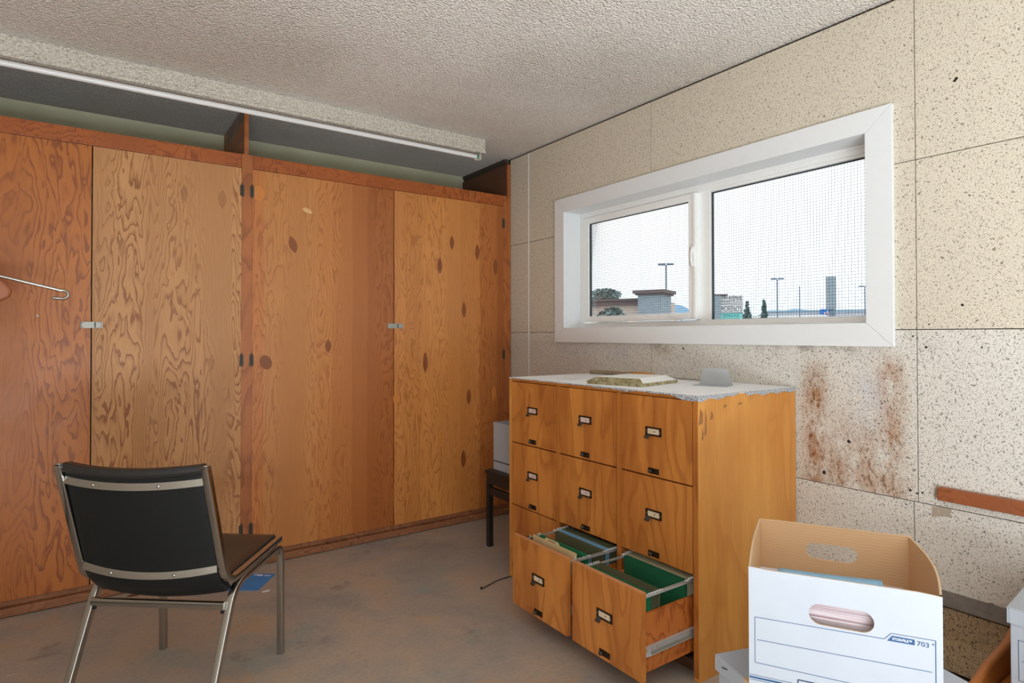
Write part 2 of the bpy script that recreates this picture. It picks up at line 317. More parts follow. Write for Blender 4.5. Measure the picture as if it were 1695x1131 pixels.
# ------------------------------------------------------------------ mesh builder
class MB:
    def __init__(s): s.v = []; s.f = []; s.mi = []; s.sm = []
    def add(s, vs, fs, mi=0, smooth=False):
        b = len(s.v); s.v += [tuple(p) for p in vs]
        for q in fs: s.f.append([i+b for i in q]); s.mi.append(mi); s.sm.append(smooth)
        return s
    def box(s, x0, x1, y0, y1, z0, z1, mi=0):
        x0, x1 = sorted((x0, x1)); y0, y1 = sorted((y0, y1)); z0, z1 = sorted((z0, z1))
        v = [(x0, y0, z0), (x1, y0, z0), (x1, y1, z0), (x0, y1, z0), (x0, y0, z1), (x1, y0, z1), (x1, y1, z1), (x0, y1, z1)]
        return s.add(v, [(0, 3, 2, 1), (4, 5, 6, 7), (0, 1, 5, 4), (1, 2, 6, 5), (2, 3, 7, 6), (3, 0, 4, 7)], mi)
    def hexa(s, bottom, top, mi=0):
        return s.add(list(bottom)+list(top), [(3, 2, 1, 0), (4, 5, 6, 7), (0, 1, 5, 4), (1, 2, 6, 5), (2, 3, 7, 6), (3, 0, 4, 7)], mi)
    def prism(s, pts, off, mi=0, mi_side=None):
        """closed polygon pts extruded by vector off"""
        n = len(pts); o = Vector(off); v = [Vector(p) for p in pts]+[Vector(p)+o for p in pts]
        s.add(v, [tuple(reversed(range(n))), tuple(range(n, 2*n))], mi)
        b = len(s.v)-2*n
        for i in range(n):
            j = (i+1) % n; s.f.append([b+i, b+j, b+n+j, b+n+i]); s.mi.append(mi if mi_side is None else mi_side); s.sm.append(False)
        return s
    def tube(s, path, w, h=None, n=10, mi=0, square=False, up=(0, 0, 1), cap=True):
        """sweep a round or square section along a path"""
        h = w if h is None else h; P = [Vector(p) for p in path]; upv = Vector(up); rings = []
        if square:
            r = .28; sec = []
            for cx, cy, a0 in ((1, 1, 0), (-1, 1, 90), (-1, -1, 180), (1, -1, 270)):
                for k in range(3):
                    a = radians(a0+45*k); sec.append((cx*(1-r)+r*cos(a), cy*(1-r)+r*sin(a)))
        else: sec = [(cos(2*pi*k/n), sin(2*pi*k/n)) for k in range(n)]
        for i, p in enumerate(P):
            d = (P[min(i+1, len(P)-1)]-P[max(i-1, 0)]).normalized()
            a = d.cross(upv)
            if a.length < 1e-4: a = d.cross(Vector((1, 0, 0)))
            a.normalize(); b = a.cross(d)
            rings.append([p+a*(w*u)+b*(h*v) for u, v in sec])
        m = len(sec); vs = [q for r_ in rings for q in r_]; fs = []
        for i in range(len(P)-1):
            for k in range(m): fs.append((i*m+k, i*m+(k+1) % m, (i+1)*m+(k+1) % m, (i+1)*m+k))
        s.add(vs, fs, mi, True)
        if cap:
            s.add(rings[0], [tuple(reversed(range(m)))], mi); s.add(rings[-1], [tuple(range(m))], mi)
        return s
    def lathe(s, prof, c=(0, 0, 0), axis='z', n=20, mi=0):
        vs = []; fs = []; m = len(prof)
        for k in range(n):
            a = 2*pi*k/n
            for r, z in prof:
                q = (r*cos(a), r*sin(a), z) if axis == 'z' else ((z, r*cos(a), r*sin(a)) if axis == 'x' else (r*sin(a), z, r*cos(a)))
                vs.append((c[0]+q[0], c[1]+q[1], c[2]+q[2]))
        for k in range(n):
            for i in range(m-1): fs.append((k*m+i, ((k+1) % n)*m+i, ((k+1) % n)*m+i+1, k*m+i+1))
        s.add(vs, fs, mi, True); return s
    def grid(s, fn, nu, nv, mi=0, thick=None):
        """surface fn(u,v)->point, optional thickness vector function"""
        vs = [fn(i/nu, j/nv) for i in range(nu+1) for j in range(nv+1)]
        fs = [(i*(nv+1)+j, (i+1)*(nv+1)+j, (i+1)*(nv+1)+j+1, i*(nv+1)+j+1) for i in range(nu) for j in range(nv)]
        if thick is None: return s.add(vs, fs, mi, True)
        off = Vector(thick); n = len(vs); v2 = [Vector(p)+off for p in vs]
        s.add(list(vs)+v2, fs+[tuple(n+k for k in reversed(q)) for q in fs], mi, True); b = len(s.v)-2*n
        rim = [i*(nv+1) for i in range(nu+1)]+[nu*(nv+1)+j for j in range(1, nv+1)]+[i*(nv+1)+nv for i in range(nu-1, -1, -1)]+[j for j in range(nv-1, 0, -1)]
        for a, c in zip(rim, rim[1:]+rim[:1]): s.f.append([b+c, b+a, b+n+a, b+n+c]); s.mi.append(mi); s.sm.append(False)
        return s
    def build(s, name, mats, parent=None, local=False, bevel=0, loc=None, rotz=0, segs=2):
        me = bpy.data.meshes.new(name); off = Vector((0, 0, 0))
        if parent is not None and not local:
            off = Vector(parent.location); q = parent
            while q.parent is not None: q = q.parent; off += Vector(q.location)
        elif loc is not None and not local: off = Vector(loc)
        me.from_pydata([tuple(Vector(p)-off) for p in s.v], [], s.f)
        for p, mi, sm in zip(me.polygons, s.mi, s.sm): p.material_index = mi; p.use_smooth = sm
        for m in (mats if isinstance(mats, (list, tuple)) else [mats]): me.materials.append(M[m] if isinstance(m, str) else m)
        bm = bmesh.new(); bm.from_mesh(me); bmesh.ops.recalc_face_normals(bm, faces=bm.faces); bm.to_mesh(me); bm.free(); me.update()
        o = bpy.data.objects.new(name, me); COL.objects.link(o)
        if parent is not None: o.parent = parent
        if loc is not None: o.location = loc
        if rotz: o.rotation_euler[2] = rotz
        if bevel:
            md = o.modifiers.new('bevel', 'BEVEL'); md.width = bevel; md.segments = segs; md.limit_method = 'ANGLE'; md.angle_limit = radians(40)
        return o

def tag(o, label=None, cat=None, group=None, kind=None):
    if label: o['label'] = label
    if cat: o['category'] = cat
    if group: o['group'] = group
    if kind: o['kind'] = kind
    return o
def thing(name, label, cat, loc=(0, 0, 0), rotz=0, group=None):
    o = bpy.data.objects.new(name, None); COL.objects.link(o); o.empty_display_size = .1
    o.location = loc; o.rotation_euler[2] = rotz
    return tag(o, label, cat, group)
def struct(o, label=None): o['kind'] = 'structure'; return tag(o, label)
def copy_tree(o, parent=None):
    c = o.copy(); COL.objects.link(c)
    if parent is not None: c.parent = parent; c.matrix_parent_inverse = Matrix()
    for ch in [x for x in bpy.data.objects if x.parent == o]: copy_tree(ch, c)
    return c
def text_mesh(body, size, name, mat, parent, mtx, depth=.0003, sx=1., bold=0.):
    cu = bpy.data.curves.new('t', 'FONT'); cu.body = body; cu.size = size; cu.extrude = depth; cu.offset = bold; cu.resolution_u = 3
    ob = bpy.data.objects.new('t', cu); COL.objects.link(ob)
    dg = bpy.context.evaluated_depsgraph_get(); me = bpy.data.meshes.new_from_object(ob.evaluated_get(dg))
    COL.objects.unlink(ob); bpy.data.objects.remove(ob); bpy.data.curves.remove(cu)
    me.name = name; me.transform(mtx @ Matrix.Diagonal((sx, 1, 1, 1))); me.materials.clear(); me.materials.append(M[mat])
    o = bpy.data.objects.new(name, me); COL.objects.link(o)
    if parent is not None: o.parent = parent
    return o
def bez(pts, n=8, r=.05):
    """polyline with rounded corners of radius r"""
    P = [Vector(p) for p in pts]; out = [P[0]]
    for i in range(1, len(P)-1):
        a, b, c = P[i-1], P[i], P[i+1]; rr = min(r, (a-b).length*.49, (c-b).length*.49)
        p0 = b+(a-b).normalized()*rr; p1 = b+(c-b).normalized()*rr
        for k in range(n+1):
            u = k/n; out.append(p0*(1-u)**2+b*2*u*(1-u)+p1*u*u)
    return out+[P[-1]]

# ------------------------------------------------------------------ the room
XL, YR, YB, H = -3.30, -6.30, .612, 2.44
WY0, WY1, WZ0, WZ1 = -2.332, -.58, 1.257, 1.974            # hole of the window in the right wall
W2 = (-5.5, -3.95)                                         # a second window behind the camera
struct(MB().box(XL-.15, .2, YR-.15, YB+.15, -.12, 0).build('floor', 'floor'))
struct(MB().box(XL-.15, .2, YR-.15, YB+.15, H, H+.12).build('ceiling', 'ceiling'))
struct(MB().box(XL-.15, .2, YB, YB+.12, 0, H).build('wall_back', 'green'))
LY0, LY1, LZ1 = -6.05, -3.75, 2.2                          # unseen opening added behind the camera, left, for fill daylight
struct(MB().box(XL-.12, XL, LY1, YB, 0, H).box(XL-.12, XL, YR, LY0, 0, H).box(XL-.12, XL, LY0, LY1, LZ1, H).build('wall_left', 'plaster'))
rw = MB()                                                  # rear wall with a wide window
RX0, RX1, RZ0, RZ1 = -2.6, -.5, .7, 2.1
rw.box(XL-.12, RX0, YR-.14, YR, 0, H).box(RX1, .17, YR-.14, YR, 0, H).box(RX0, RX1, YR-.14, YR, 0, RZ0).box(RX0, RX1, YR-.14, YR, RZ1, H)
struct(rw.build('wall_rear', 'plaster'))
# right wall: fibre boards with real gaps on a dark backing
wr = MB()
def backing(y0, y1, z0, z1): wr.box(.014, .17, y0, y1, z0, z1, 3)
for a, b in ((YR-.14, W2[0]), (W2[1], WY0), (WY1, YB+.1)): backing(a, b, 0, H)
for a, b in ((W2[0], W2[1]), (WY0, WY1)): backing(a, b, 0, WZ0); backing(a, b, WZ1, H)
YS = [.003, -.206, -1.270, -2.489, -3.706, -4.925, YR]; ZS = [.632, 1.236, 1.834, 2.428]
g = .0016
def board(y1, y0, z0, z1, mi):
    holes = [h for h in ((WY0, WY1), W2) if h[0] < y1 and h[1] > y0 and WZ0 < z1 and WZ1 > z0]
    if not holes: wr.box(0, .0145, y0+g, y1-g, z0+g, z1-g, mi); return
    h0, h1 = holes[0]; a, b = max(h0, y0+g), min(h1, y1-g); c, d = max(WZ0, z0+g), min(WZ1, z1-g)
    if a > y0+g: wr.box(0, .0145, y0+g, a, z0+g, z1-g, mi)
    if b < y1-g: wr.box(0, .0145, b, y1-g, z0+g, z1-g, mi)
    if c > z0+g: wr.box(0, .0145, a, b, z0+g, c, mi)
    if d < z1-g: wr.box(0, .0145, a, b, d, z1-g, mi)
for yi in range(len(YS)-1):
    for zi in range(3):
        zz0, zz1 = ZS[zi], ZS[zi+1]
        if yi == 3 and zi == 2: pass
        board(YS[yi], YS[yi+1], zz0, zz1, 1 if zi == 0 else 0)
for y1, y0 in ((.003, -1.262), (-1.262, -2.476)): board(y1, y0, .085, .632, 1)
board(-3.706, YR, .085, .632, 1)
# the board with the broken lower edge
n = 46; ys = [-2.476-g-(1.23-2*g)*i/n for i in range(n+1)]
zb = [.334+.010*sin(i*.9)*random.random()+random.uniform(-.004, .005)+(.012*exp(-((i-9)/4.)**2)) for i in range(n+1)]
wr.prism([(0, y, z) for y, z in zip(ys, zb)]+[(0, ys[-1], .632-g), (0, ys[0], .632-g)], (.0145, 0, 0), 1)
wr.box(-.004, .0145, -3.70, -2.477, .300, .322, 4).box(-.001, .0145, -3.70, -2.477, .318, .352, 4)
wr.box(.003, .0145, -3.70, -2.477, .085, .293, 2)
wr.box(-.003, .004, -.2105, -.2035, 1.15, 2.425, 6)                     # white batten on the corner seam
wr.box(-.003, .004, -.2105, -.2035, .09, 1.15, 6)
def disc(y, z, r, mi=5, ry=1.):
    wr.prism([(-.0006, y+r*ry*cos(2*pi*k/9)*random.uniform(.75, 1.1), z+r*sin(2*pi*k/9)*random.uniform(.75, 1.1)) for k in range(9)], (.001, 0, 0), mi)
def wp(px, py, x=0.):
    d = F_+R_*((px-847.5)/FPX)-U_*((py-565.5-SHY)/FPX); tt = (x-CP.x)/d.x; return CP+d*tt
for px, py, r in ((1583, 130, .006), (1580, 134, .005), (1593, 505, .005), (1405, 731, .007), (1511, 557, .0035), (1533, 575, .0045), (1507, 812, .0045), (1518, 817, .004), (1527, 816, .004), (1460, 668, .003), (1521, 897, .003), (1364, 782, .008), (1500, 835, .003), (1625, 575, .003), (1538, 537, .003), (1131, 577, .006)):
    p = wp(px, py); disc(p.y, p.z, r)
p = [wp(*q) for q in ((1543, 838), (1559, 840), (1576, 844), (1573, 850), (1577, 857), (1560, 855), (1542, 856))]
wr.prism([(-.0005, q.y, q.z) for q in p], (.001, 0, 0), 7)
p = [wp(*q) for q in ((1548, 808), (1557, 805), (1557, 826), (1545, 822))]
wr.prism([(-.0005, q.y, q.z) for q in p], (.001, 0, 0), 7)
struct(wr.build('wall_right', ['panel', 'panel_low', 'panel_floor', 'seam', 'ledge', 'hole', 'white', 'scrape']))
struct(MB().box(-.014, .001, -3.9, -2.05, .002, .078).build('baseboard_right', 'dark_base', bevel=.003))
struct(MB().box(XL, XL+.014, LY1, -.02, .0, .08).build('baseboard_left', 'dark_base', bevel=.003))

# ------------------------------------------------------------------ window in the right wall
def build_window():
    w = bpy.data.objects.new('window_1', None); COL.objects.link(w); w.location = (0, -1.459, 1.262); struct(w, 'white vinyl sliding window with wide white casing and wire mesh outside')
    cy0, cy1, cz0, cz1 = -2.421, -.497, 1.174, 2.054; iy0, iy1, iz0, iz1 = -2.327, -.585, 1.262, 1.969; th = -.016
    c = MB()
    for q in (((cy0, cz0), (cy1, cz0), (iy1, iz0), (iy0, iz0)), ((cy1, cz0), (cy1, cz1), (iy1, iz1), (iy1, iz0)), ((cy1, cz1), (cy0, cz1), (iy0, iz1), (iy1, iz1)), ((cy0, cz1), (cy0, cz0), (iy0, iz0), (iy0, iz1))):
        cen = Vector((0, sum(a for a, b in q)/4, sum(b for a, b in q)/4)); pts = [Vector((th, a, b)) for a, b in q]
        k = .9992; pts = [cen+(p_-cen)*k for p_ in pts]
        for p_ in pts: p_.x = th
        c.prism(pts, (-th-.0005, 0, 0))
    c.build('casing', 'white', w, bevel=.0015)
    j = MB()
    e = .012
    j.box(-.006, .19, iy1-.0, iy1+e, iz0-e, iz1+e).box(-.006, .19, iy0-e, iy0, iz0-e, iz1+e).box(-.006, .19, iy0, iy1, iz1, iz1+e).box(-.006, .19, iy0, iy1, iz0-e, iz0)
    j.build('jamb', 'white', w, bevel=.002)
    f = MB()                                               # outer vinyl frame
    X0, X1 = .118, .185
    f.box(X0, X1, iy1-.030, iy1, iz0, iz1).box(X0, X1, iy0, iy0+.030, iz0, iz1).box(X0, X1, iy0+.03, iy1-.03, iz1-.034, iz1).box(X0, X1, iy0+.03, iy1-.03, iz0, iz0+.030)
    f.box(X0-.006, X0, iy0, iy1, iz1-.014, iz1).box(X0-.006, X0, iy0, iy1, iz0, iz0+.012)
    f.build('frame', 'vinyl', w, bevel=.002)
    gy0, gy1, gz0, gz1 = -1.425, -.676, 1.331, 1.894       # glass of the sliding sash
    s = MB(); sy0, sy1, sz0, sz1 = gy0-.052, gy1+.052, gz0-.036, gz1+.036
    s.box(.100, .128, sy0, gy0, sz0, sz1).box(.100, .128, gy1, sy1, sz0, sz1).box(.100, .128, gy0, gy1, gz1, sz1).box(.100, .128, gy0, gy1, sz0, gz0)
    s.box(.094, .100, sy0+.004, sy0+.022, sz0, sz1).box(.112, .122, gy0, gy0+.006, gz0, gz1, 1).box(.113, .123, gy1-.011, gy1, gz0, gz1, 1).box(.113, .123, gy0, gy1, gz1-.004, gz1, 1)
    so = s.build('sash', ['vinyl', 'gasket'], w, bevel=.002)
    MB().box(.116, .119, gy0, gy1, gz0, gz1).build('glass_pane', 'glass', w)
    fy0, fy1, fz0, fz1 = -2.30, -1.535, 1.294, 1.924
    r = MB(); r.box(.1285, .160, fy1, fy1+.085, iz0+.03, iz1-.03).box(.128, .16, fy0, fy1, fz1, iz1-.032).box(.128, .16, fy0, fy1, iz0+.028, fz0)
    r.box(.140, .150, fy1-.009, fy1, fz0, fz1, 1).box(.142, .150, fy0, fy1, fz1-.006, fz1, 1)
    r.build('fixed_frame', ['vinyl', 'gasket'], w, bevel=.0015)
    MB().box(.144, .147, fy0+.001, fy1-.001, fz0, fz1).build('glass_pane', 'glass', w)
    l = MB(); ly = -1.460; lz = 1.615
    l.lathe([(0, 0), (.012, 0), (.013, .006), (.008, .010), (0, .010)], (.084, ly, lz+.03), 'x').tube(bez([(.088, ly, lz+.04), (.074, ly, lz+.01), (.072, ly-.004, lz-.03), (.086, ly, lz-.05)], 6, .03), .005, .007)
    l.box(.088, .096, ly-.010, ly+.010, lz-.055, lz+.05)
    l.build('latch', 'vinyl', w)
    sc = MB(); wy0, wy1, wz0, wz1 = iy0+.0, iy1-.0, iz0, iz1; wr_ = .00062; xs = .196
    k = 0
    y = wy0+.006
    while y < wy1:
        sc.tube([(xs, y, wz0), (xs, y, wz1)], wr_, n=4, cap=False, up=(1, 0, 0)); y += .0132
    z = wz0+.006
    while z < wz1:
        sc.tube([(xs+.0008, wy0, z), (xs+.0008, wy1, z)], wr_, n=4, cap=False); z += .0132
    # twists of the crimped wire at the crossings
    y = wy0+.006
    while y < wy1:
        z = wz0+.006
        while z < wz1:
            a = .0016; sc.add([(xs-.001, y-a, z), (xs-.001, y, z-a), (xs-.001, y+a, z), (xs-.001, y, z+a)], [(0, 1, 2, 3)]); z += .0132
        y += .0132
    sc.build('security_mesh', 'wire', w)
    cb = MB()
    for pts in (((.095, -1.38, 1.300), (.05, -1.25, 1.264), (.03, -1.05, 1.263)), ((.095, -1.30, 1.318), (.06, -1.42, 1.290)), ((.1, -1.42, 1.284), (.04, -1.2, 1.2635), (.02, -.95, 1.263)), ((.08, -2.2, 1.266), (.03, -2.05, 1.2645), (.09, -1.9, 1.27))):
        cb.tube(bez(pts, 6, .2), .0013, n=5)
    for _ in range(26):
        y = random.uniform(-2.3, -.7); x = random.uniform(.0, .09); a = random.uniform(.002, .007)
        cb.lathe([(0, a*.5), (a, .0), (0, -.0005)], (x, y, 1.2625), n=6)
    cb.build('cobweb', 'white', w)
    tag(w.children[-1], 'wisps of cobweb and grit on the sill')
build_window()
def plain_window(name, box, axis):
    w = bpy.data.objects.new(name, None); COL.objects.link(w); struct(w, 'window behind the viewer')
    a0, a1, z0, z1 = box; f = MB(); gl_ = MB(); t_ = .05
    B = (lambda m, p, q, r, s_, d0, d1: m.box(d0, d1, p, q, r, s_)) if axis == 'x' else (lambda m, p, q, r, s_, d0, d1: m.box(p, q, d0, d1, r, s_))
    d0, d1 = (-.012, .17) if axis == 'x' else (YR-.14, YR+.012)
    for p, q, r, s_ in ((a0, a0+t_, z0, z1), (a1-t_, a1, z0, z1), (a0+t_, a1-t_, z1-t_, z1), (a0+t_, a1-t_, z0, z0+t_), ((a0+a1)/2-.03, (a0+a1)/2+.03, z0+t_, z1-t_)): B(f, p, q, r, s_, d0, d1)
    B(gl_, a0+t_, a1-t_, z0+t_, z1-t_, (d0+d1)/2, (d0+d1)/2+.003)
    w.location = (0, 0, 0); f.build('frame', 'white', w); gl_.build('glass_pane', 'glass', w)
plain_window('window_2', (W2[0], W2[1], WZ0, WZ1), 'x')
plain_window('window_3', (RX0, RX1, RZ0, RZ1), 'y')

# ------------------------------------------------------------------ built-in closet
cl = thing('built_in_closet', 'wall-wide built-in closet with four plywood doors under an open top shelf', 'closet', (-1.5, 0, 0))
def cb(x0, x1, y0, y1, z0, z1, name, mat, bevel=.0015): return MB().box(x0, x1, y0, y1, z0, z1).build(name, mat, cl, bevel=bevel)
cb(-3.297, -1.727, .004, .04, 2.104, 2.176, 'top_rail', 'frame_h'); cb(-1.667, -.062, .004, .04, 2.104, 2.176, 'top_rail', 'frame_h')
cb(-1.726, -1.668, .003, .04, .068, 2.178, 'stile', 'frame'); cb(-.061, -.012, .003, .04, .068, 2.176, 'stile', 'frame')
cb(-3.297, -3.02, .003, .04, .068, 2.102, 'stile', 'frame')
cb(-3.297, -.012, .008, .04, .042, .067, 'bottom_rail', 'kick'); cb(-3.297, -.012, -.016, .03, .003, .040, 'kickboard', 'kick', .004)
cb(-3.297, -.03, .041, YB-.005, 2.135, 2.160, 'top_shelf', 'darkwood')
cb(-1.712, -1.690, .012, YB-.005, 2.161, 2.434, 'divider', 'frame', .0008)
cb(-.030, -.0035, .012, YB-.005, .003, 2.395, 'end_panel', 'darkwood', .0008)
cb(-.026, -.0035, -.002, .011, .003, 2.395, 'end_edging', 'frame', .0008)
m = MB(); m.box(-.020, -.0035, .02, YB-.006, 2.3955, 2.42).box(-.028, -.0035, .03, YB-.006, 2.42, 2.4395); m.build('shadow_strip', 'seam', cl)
m = MB()                                                    # crusts of paint on the divider top
for i in range(9): m.box(-1.7135, -1.7125, .05+.05*i, .05+.05*i+random.uniform(.02, .045), 2.34+random.uniform(0, .03), 2.43)
m.build('paint_crust', 'ledge', cl)

def lens(mb, cx, cz, w, h, tilt, mi, y=-.0006):
    pts = []
    for k in range(9): u = -1+2*k/8; pts.append((w*(1-u*u), h*u))
    for k in range(1, 8): u = 1-2*k/8; pts.append((-w*(1-u*u), h*u))
    ct, st = cos(tilt), sin(tilt)
    mb.prism([(cx+a*ct-b*st, y, cz+a*st+b*ct) for a, b in pts], (0, .001, 0), mi)
def oval(mb, cx, cz, w, h, tilt, mi, y=-.0006):
    ct, st = cos(tilt), sin(tilt)
    mb.prism([(cx+w*cos(2*pi*k/20)*ct-h*sin(2*pi*k/20)*st, y, cz+w*cos(2*pi*k/20)*st+h*sin(2*pi*k/20)*ct) for k in range(20)], (0, .001, 0), mi)
def yp(px, py, y=0.):
    d = F_+R_*((px-847.5)/FPX)-U_*((py-565.5-SHY)/FPX); tt = (y-CP.y)/d.y; return CP+d*tt
def door(x0, x1, mats, patches=(), lab=None):
    mb = MB().box(x0, x1, 0, .019, .069, 2.1005)
    for (px, py, w, h, tl, mi) in patches:
        p_ = yp(px, py); (lens if w < h*.75 else oval)(mb, p_.x, p_.z, w, h, tl, mi)
    o = mb.build('door', mats, cl)
    if lab: o['label'] = lab
    return o
dA = door(-3.018, -2.374, ['door_orange'], lab='glossy orange plywood door at far left')
dB = door(-2.369, -1.7265, ['door_fir', 'patch_fir'], ((305, 320, .016, .045, 0, 1), (368, 330, .02, .05, 0, 1), (202, 410, .016, .05, 0, 1), (350, 600, .016, .045, 0, 1)), 'pale plywood door with bold wild grain')
dC = door(-1.672, -.869, ['door_amber', 'patch', 'patch_pale', 'patch_amber'], ((509, 349, .028, .0125, -.35, 2), (428, 320, .034, .040, 0, 3), (485, 405, .022, .05, .3, 1), (543, 573, .018, .04, 0, 1), (440, 600, .03, .04, .4, 1)), 'amber plywood door with a pale oval plug near its top')
dD = door(-.865, -.0625, ['door_amber', 'patch', 'patch_amber'], ((748, 402, .016, .048, 0, 1), (728, 440, .018, .055, 0, 1), (790, 418, .017, .055, 0, 1), (820, 442, .018, .06, 0, 1), (768, 513, .016, .055, 0, 1), (704, 600, .017, .07, 0, 1), (776, 657, .017, .055, 0, 1), (817, 652, .017, .055, 0, 2), (767, 760, .018, .06, 0, 1), (728, 728, .017, .06, 0, 2), (655, 660, .016, .045, 0, 2)), 'amber plywood door dotted with dark lens-shaped patches')
def hinge(dr, x, z):
    h = MB().tube([(x, -.004, z-.032), (x, -.004, z+.032)], .0042, n=10, up=(1, 0, 0)).box(x-.010, x+.010, -.0022, .001, z-.028, z+.028)
    h.lathe([(0, 0), (.004, 0), (.003, .006), (0, .007)], (x, -.004, z+.032), n=8)
    h.build('hinge', 'steel_dark', dr, bevel=.0008)
for z in (1.982, 1.087, .196): hinge(dB, -1.7245, z); hinge(dC, -1.675, z); hinge(dD, -.060, z)
def hasp(dr, x0, x1, z):
    L = x1-x0
    h = MB().box(x0, x1, -.006, -.0008, z-.015, z+.015).box(x0+L*.62, x0+L*.68, -.0075, -.006, z-.012, z+.012, 1).box(x0+L*.68, x1-.008, -.010, -.006, z-.011, z+.011)
    for sx in (x0+.006, x1-.006):
        for sz in (-.010, .010): h.lathe([(0, -.0025), (.0028, -.0018), (.003, 0)], (sx, -.006, z+sz), 'y', n=8)
    h.tube([(x0+.001, -.007, z-.015), (x0+.001, -.007, z+.015)], .003, n=8, up=(1, 0, 0))
    h.build('hasp', ['steel', 'steel_dark'], dr, bevel=.001)
hasp(dA, -2.412, -2.328, 1.268); hasp(dC, -.908, -.808, 1.275)
lathe_nail = MB().lathe([(0, -.004), (.004, -.003), (.0045, 0)], (yp(62, 523).x, 0, yp(62, 523).z), 'y', n=10); lathe_nail.build('screw', 'white', dA)

# ------------------------------------------------------------------ fluorescent strip light
fl = thing('fluorescent_light', 'long fluorescent strip light coated in cream ceiling texture with one bare tube', 'light fixture', (-1.6, -.185, 2.44))
xe, xw = -.362, -2.80
m = MB(); m.box(xw, xe, -.243, -.125, 2.364, 2.4405).box(xw, xe, -.249, -.243, 2.350, 2.368); m.build('channel', 'fix', fl, bevel=.006)
for x in (xe, xw):
    s_ = 1 if x == xe else -1
    k = MB().box(x-s_*.019, x-s_*.003, -.203, -.167, 2.322, 2.3635).box(x-s_*.045, x-s_*.018, -.196, -.174, 2.318, 2.3265); k.build('socket', 'fix', fl, bevel=.004)
m = MB(); m.tube([(xw+.03, -.185, 2.3415), (xe-.032, -.185, 2.3415)], .0133, n=20); m.tube([(xe-.034, -.185, 2.3415), (xe-.0195, -.185, 2.3415)], .0135, n=20, mi=1).tube([(xw+.0195, -.185, 2.3415), (xw+.034, -.185, 2.3415)], .0135, n=20, mi=1)
m.build('tube', ['tube', 'tube_cap'], fl)
tag([o for o in fl.children if o.name.startswith('tube')][0], 'bare white tube')

# ------------------------------------------------------------------ garment hook on the left wall
hk = thing('wall_hook', 'chrome hook arm on a rounded brown wooden block, in front of the leftmost closet door', 'hook', (XL, -.3, 1.5))
MB().prism([(XL+.001, -.33, 1.36), (-2.80, -.325, 1.35), (-2.672, -.32, 1.352), (-2.640, -.315, 1.372), (-2.632, -.31, 1.398), (-2.645, -.31, 1.42), (-2.690, -.315, 1.462), (XL+.001, -.33, 1.54)], (0, .05, 0)).build('block', 'hook_wood', hk, bevel=.012, segs=4)
pth = [(-2.70, -.297, 1.462), (-2.475, -.30, 1.405)]
for k in range(13):
    a = radians(75-190*k/12); pth.append((-2.470+.018*cos(a), -.30-.012*k/12, 1.388+.018*sin(a)))
pth.append((-2.498, -.315, 1.372))
MB().tube(pth, .0062, .0042, n=10, up=(0, 1, 0)).lathe([(0, -.006), (.006, -.003), (.0065, .003), (0, .006)], (-2.500, -.316, 1.372), 'x', n=10).build('arm', 'chrome', hk)
tag(hk.children[-1], 'chrome arm curled at its tip')

# ------------------------------------------------------------------ filing cabinet
fc = thing('filing_cabinet', 'amber wooden filing cabinet of nine drawers, two bottom drawers pulled open', 'filing cabinet', (-.31, -1.46, 0))
XF = -.627; CY = [(-1.257, -.910), (-1.642, -1.283), (-2.021, -1.671)]; CZ = [(.683, .985), (.371, .680), (.072, .368)]
def fb(x0, x1, y0, y1, z0, z1, name, mat, bevel=.001): return MB().box(x0, x1, y0, y1, z0, z1).build(name, mat, fc, bevel=bevel)
fb(XF, -.004, -2.0455, -2.024, .0, .999, 'side_panel', 'cab_side'); fb(XF, -.004, -.905, -.883, .0, .999, 'side_panel', 'cab_side')
fb(-.016, -.004, -2.0235, -.9055, .05, .985, 'back_panel', 'cab_in'); fb(XF+.001, -.0165, -2.0235, -.9055, .9865, .999, 'top_panel', 'cab_edge')
fb(XF+.002, -.0165, -2.0235, -.9055, .052, .069, 'bottom_panel', 'cab_in'); fb(XF+.045, XF+.065, -2.0235, -.9055, .0, .0515, 'kickboard', 'cab_kick')
for y0, y1 in ((-1.281, -1.2595), (-1.669, -1.6445)): fb(XF, -.0165, y0, y1, .0695, .986, 'divider', 'cab_edge')
m = MB(); m.box(XF-.002, XF+.0, -2.0445, -2.0245, .015, .984); m.build('face_stile', 'cab_edge', fc)
m = MB()                                                    # worn chips by the torn corner
for px, py, w_, h_ in ((1160, 690, .012, .03), (1168, 700, .006, .05), (1178, 688, .008, .016), (1163, 720, .005, .02), (1200, 672, .010, .006), (1225, 668, .014, .005)):
    p_ = yp(px, py, -2.0458); m = MB(); m.prism([(p_.x-w_, -2.0461, p_.z-h_), (p_.x+w_*.8, -2.0461, p_.z-h_*.8), (p_.x+w_, -2.0461, p_.z+h_*.3), (p_.x-w_*.2, -2.0461, p_.z+h_)], (0, .0006, 0)); m.build('worn_patch', 'chipped', fc)
# torn top sheet
m = MB(); z1 = 1.0040
m.box(XF-.001, -.004, -2.0465, -.882, .9992, z1)
n = 60; pts = []
for i in range(n+1):
    y = -.9-(2.048-.9)*i/n; u = i/n
    d = .002+.010*max(0, u-.28)/.72+.004*sin(i*.8)*u+random.uniform(-.001, .001)+(.008*exp(-((u-.99)/.05)**2)) - (.006*exp(-((u-.82)/.06)**2))
    pts.append((y, z1-max(.001, d)-.0005))
m.prism([(XF-.0035, y, z) for y, z in pts]+[(XF-.0035, pts[-1][0], z1), (XF-.0035, pts[0][0], z1)], (.0025, 0, 0), 1)
pts = []
for i in range(n+1):
    x = XF-.0035+(.625)*i/n; u = i/n
    d = .016-.012*exp(-((u-.40)/.10)**2)+.003*sin(i*.7)+random.uniform(-.001, .001)+(.006*exp(-((u)/.05)**2))+(.004 if .45 < u < .5 else 0)
    pts.append((x, z1-max(.002, d)))
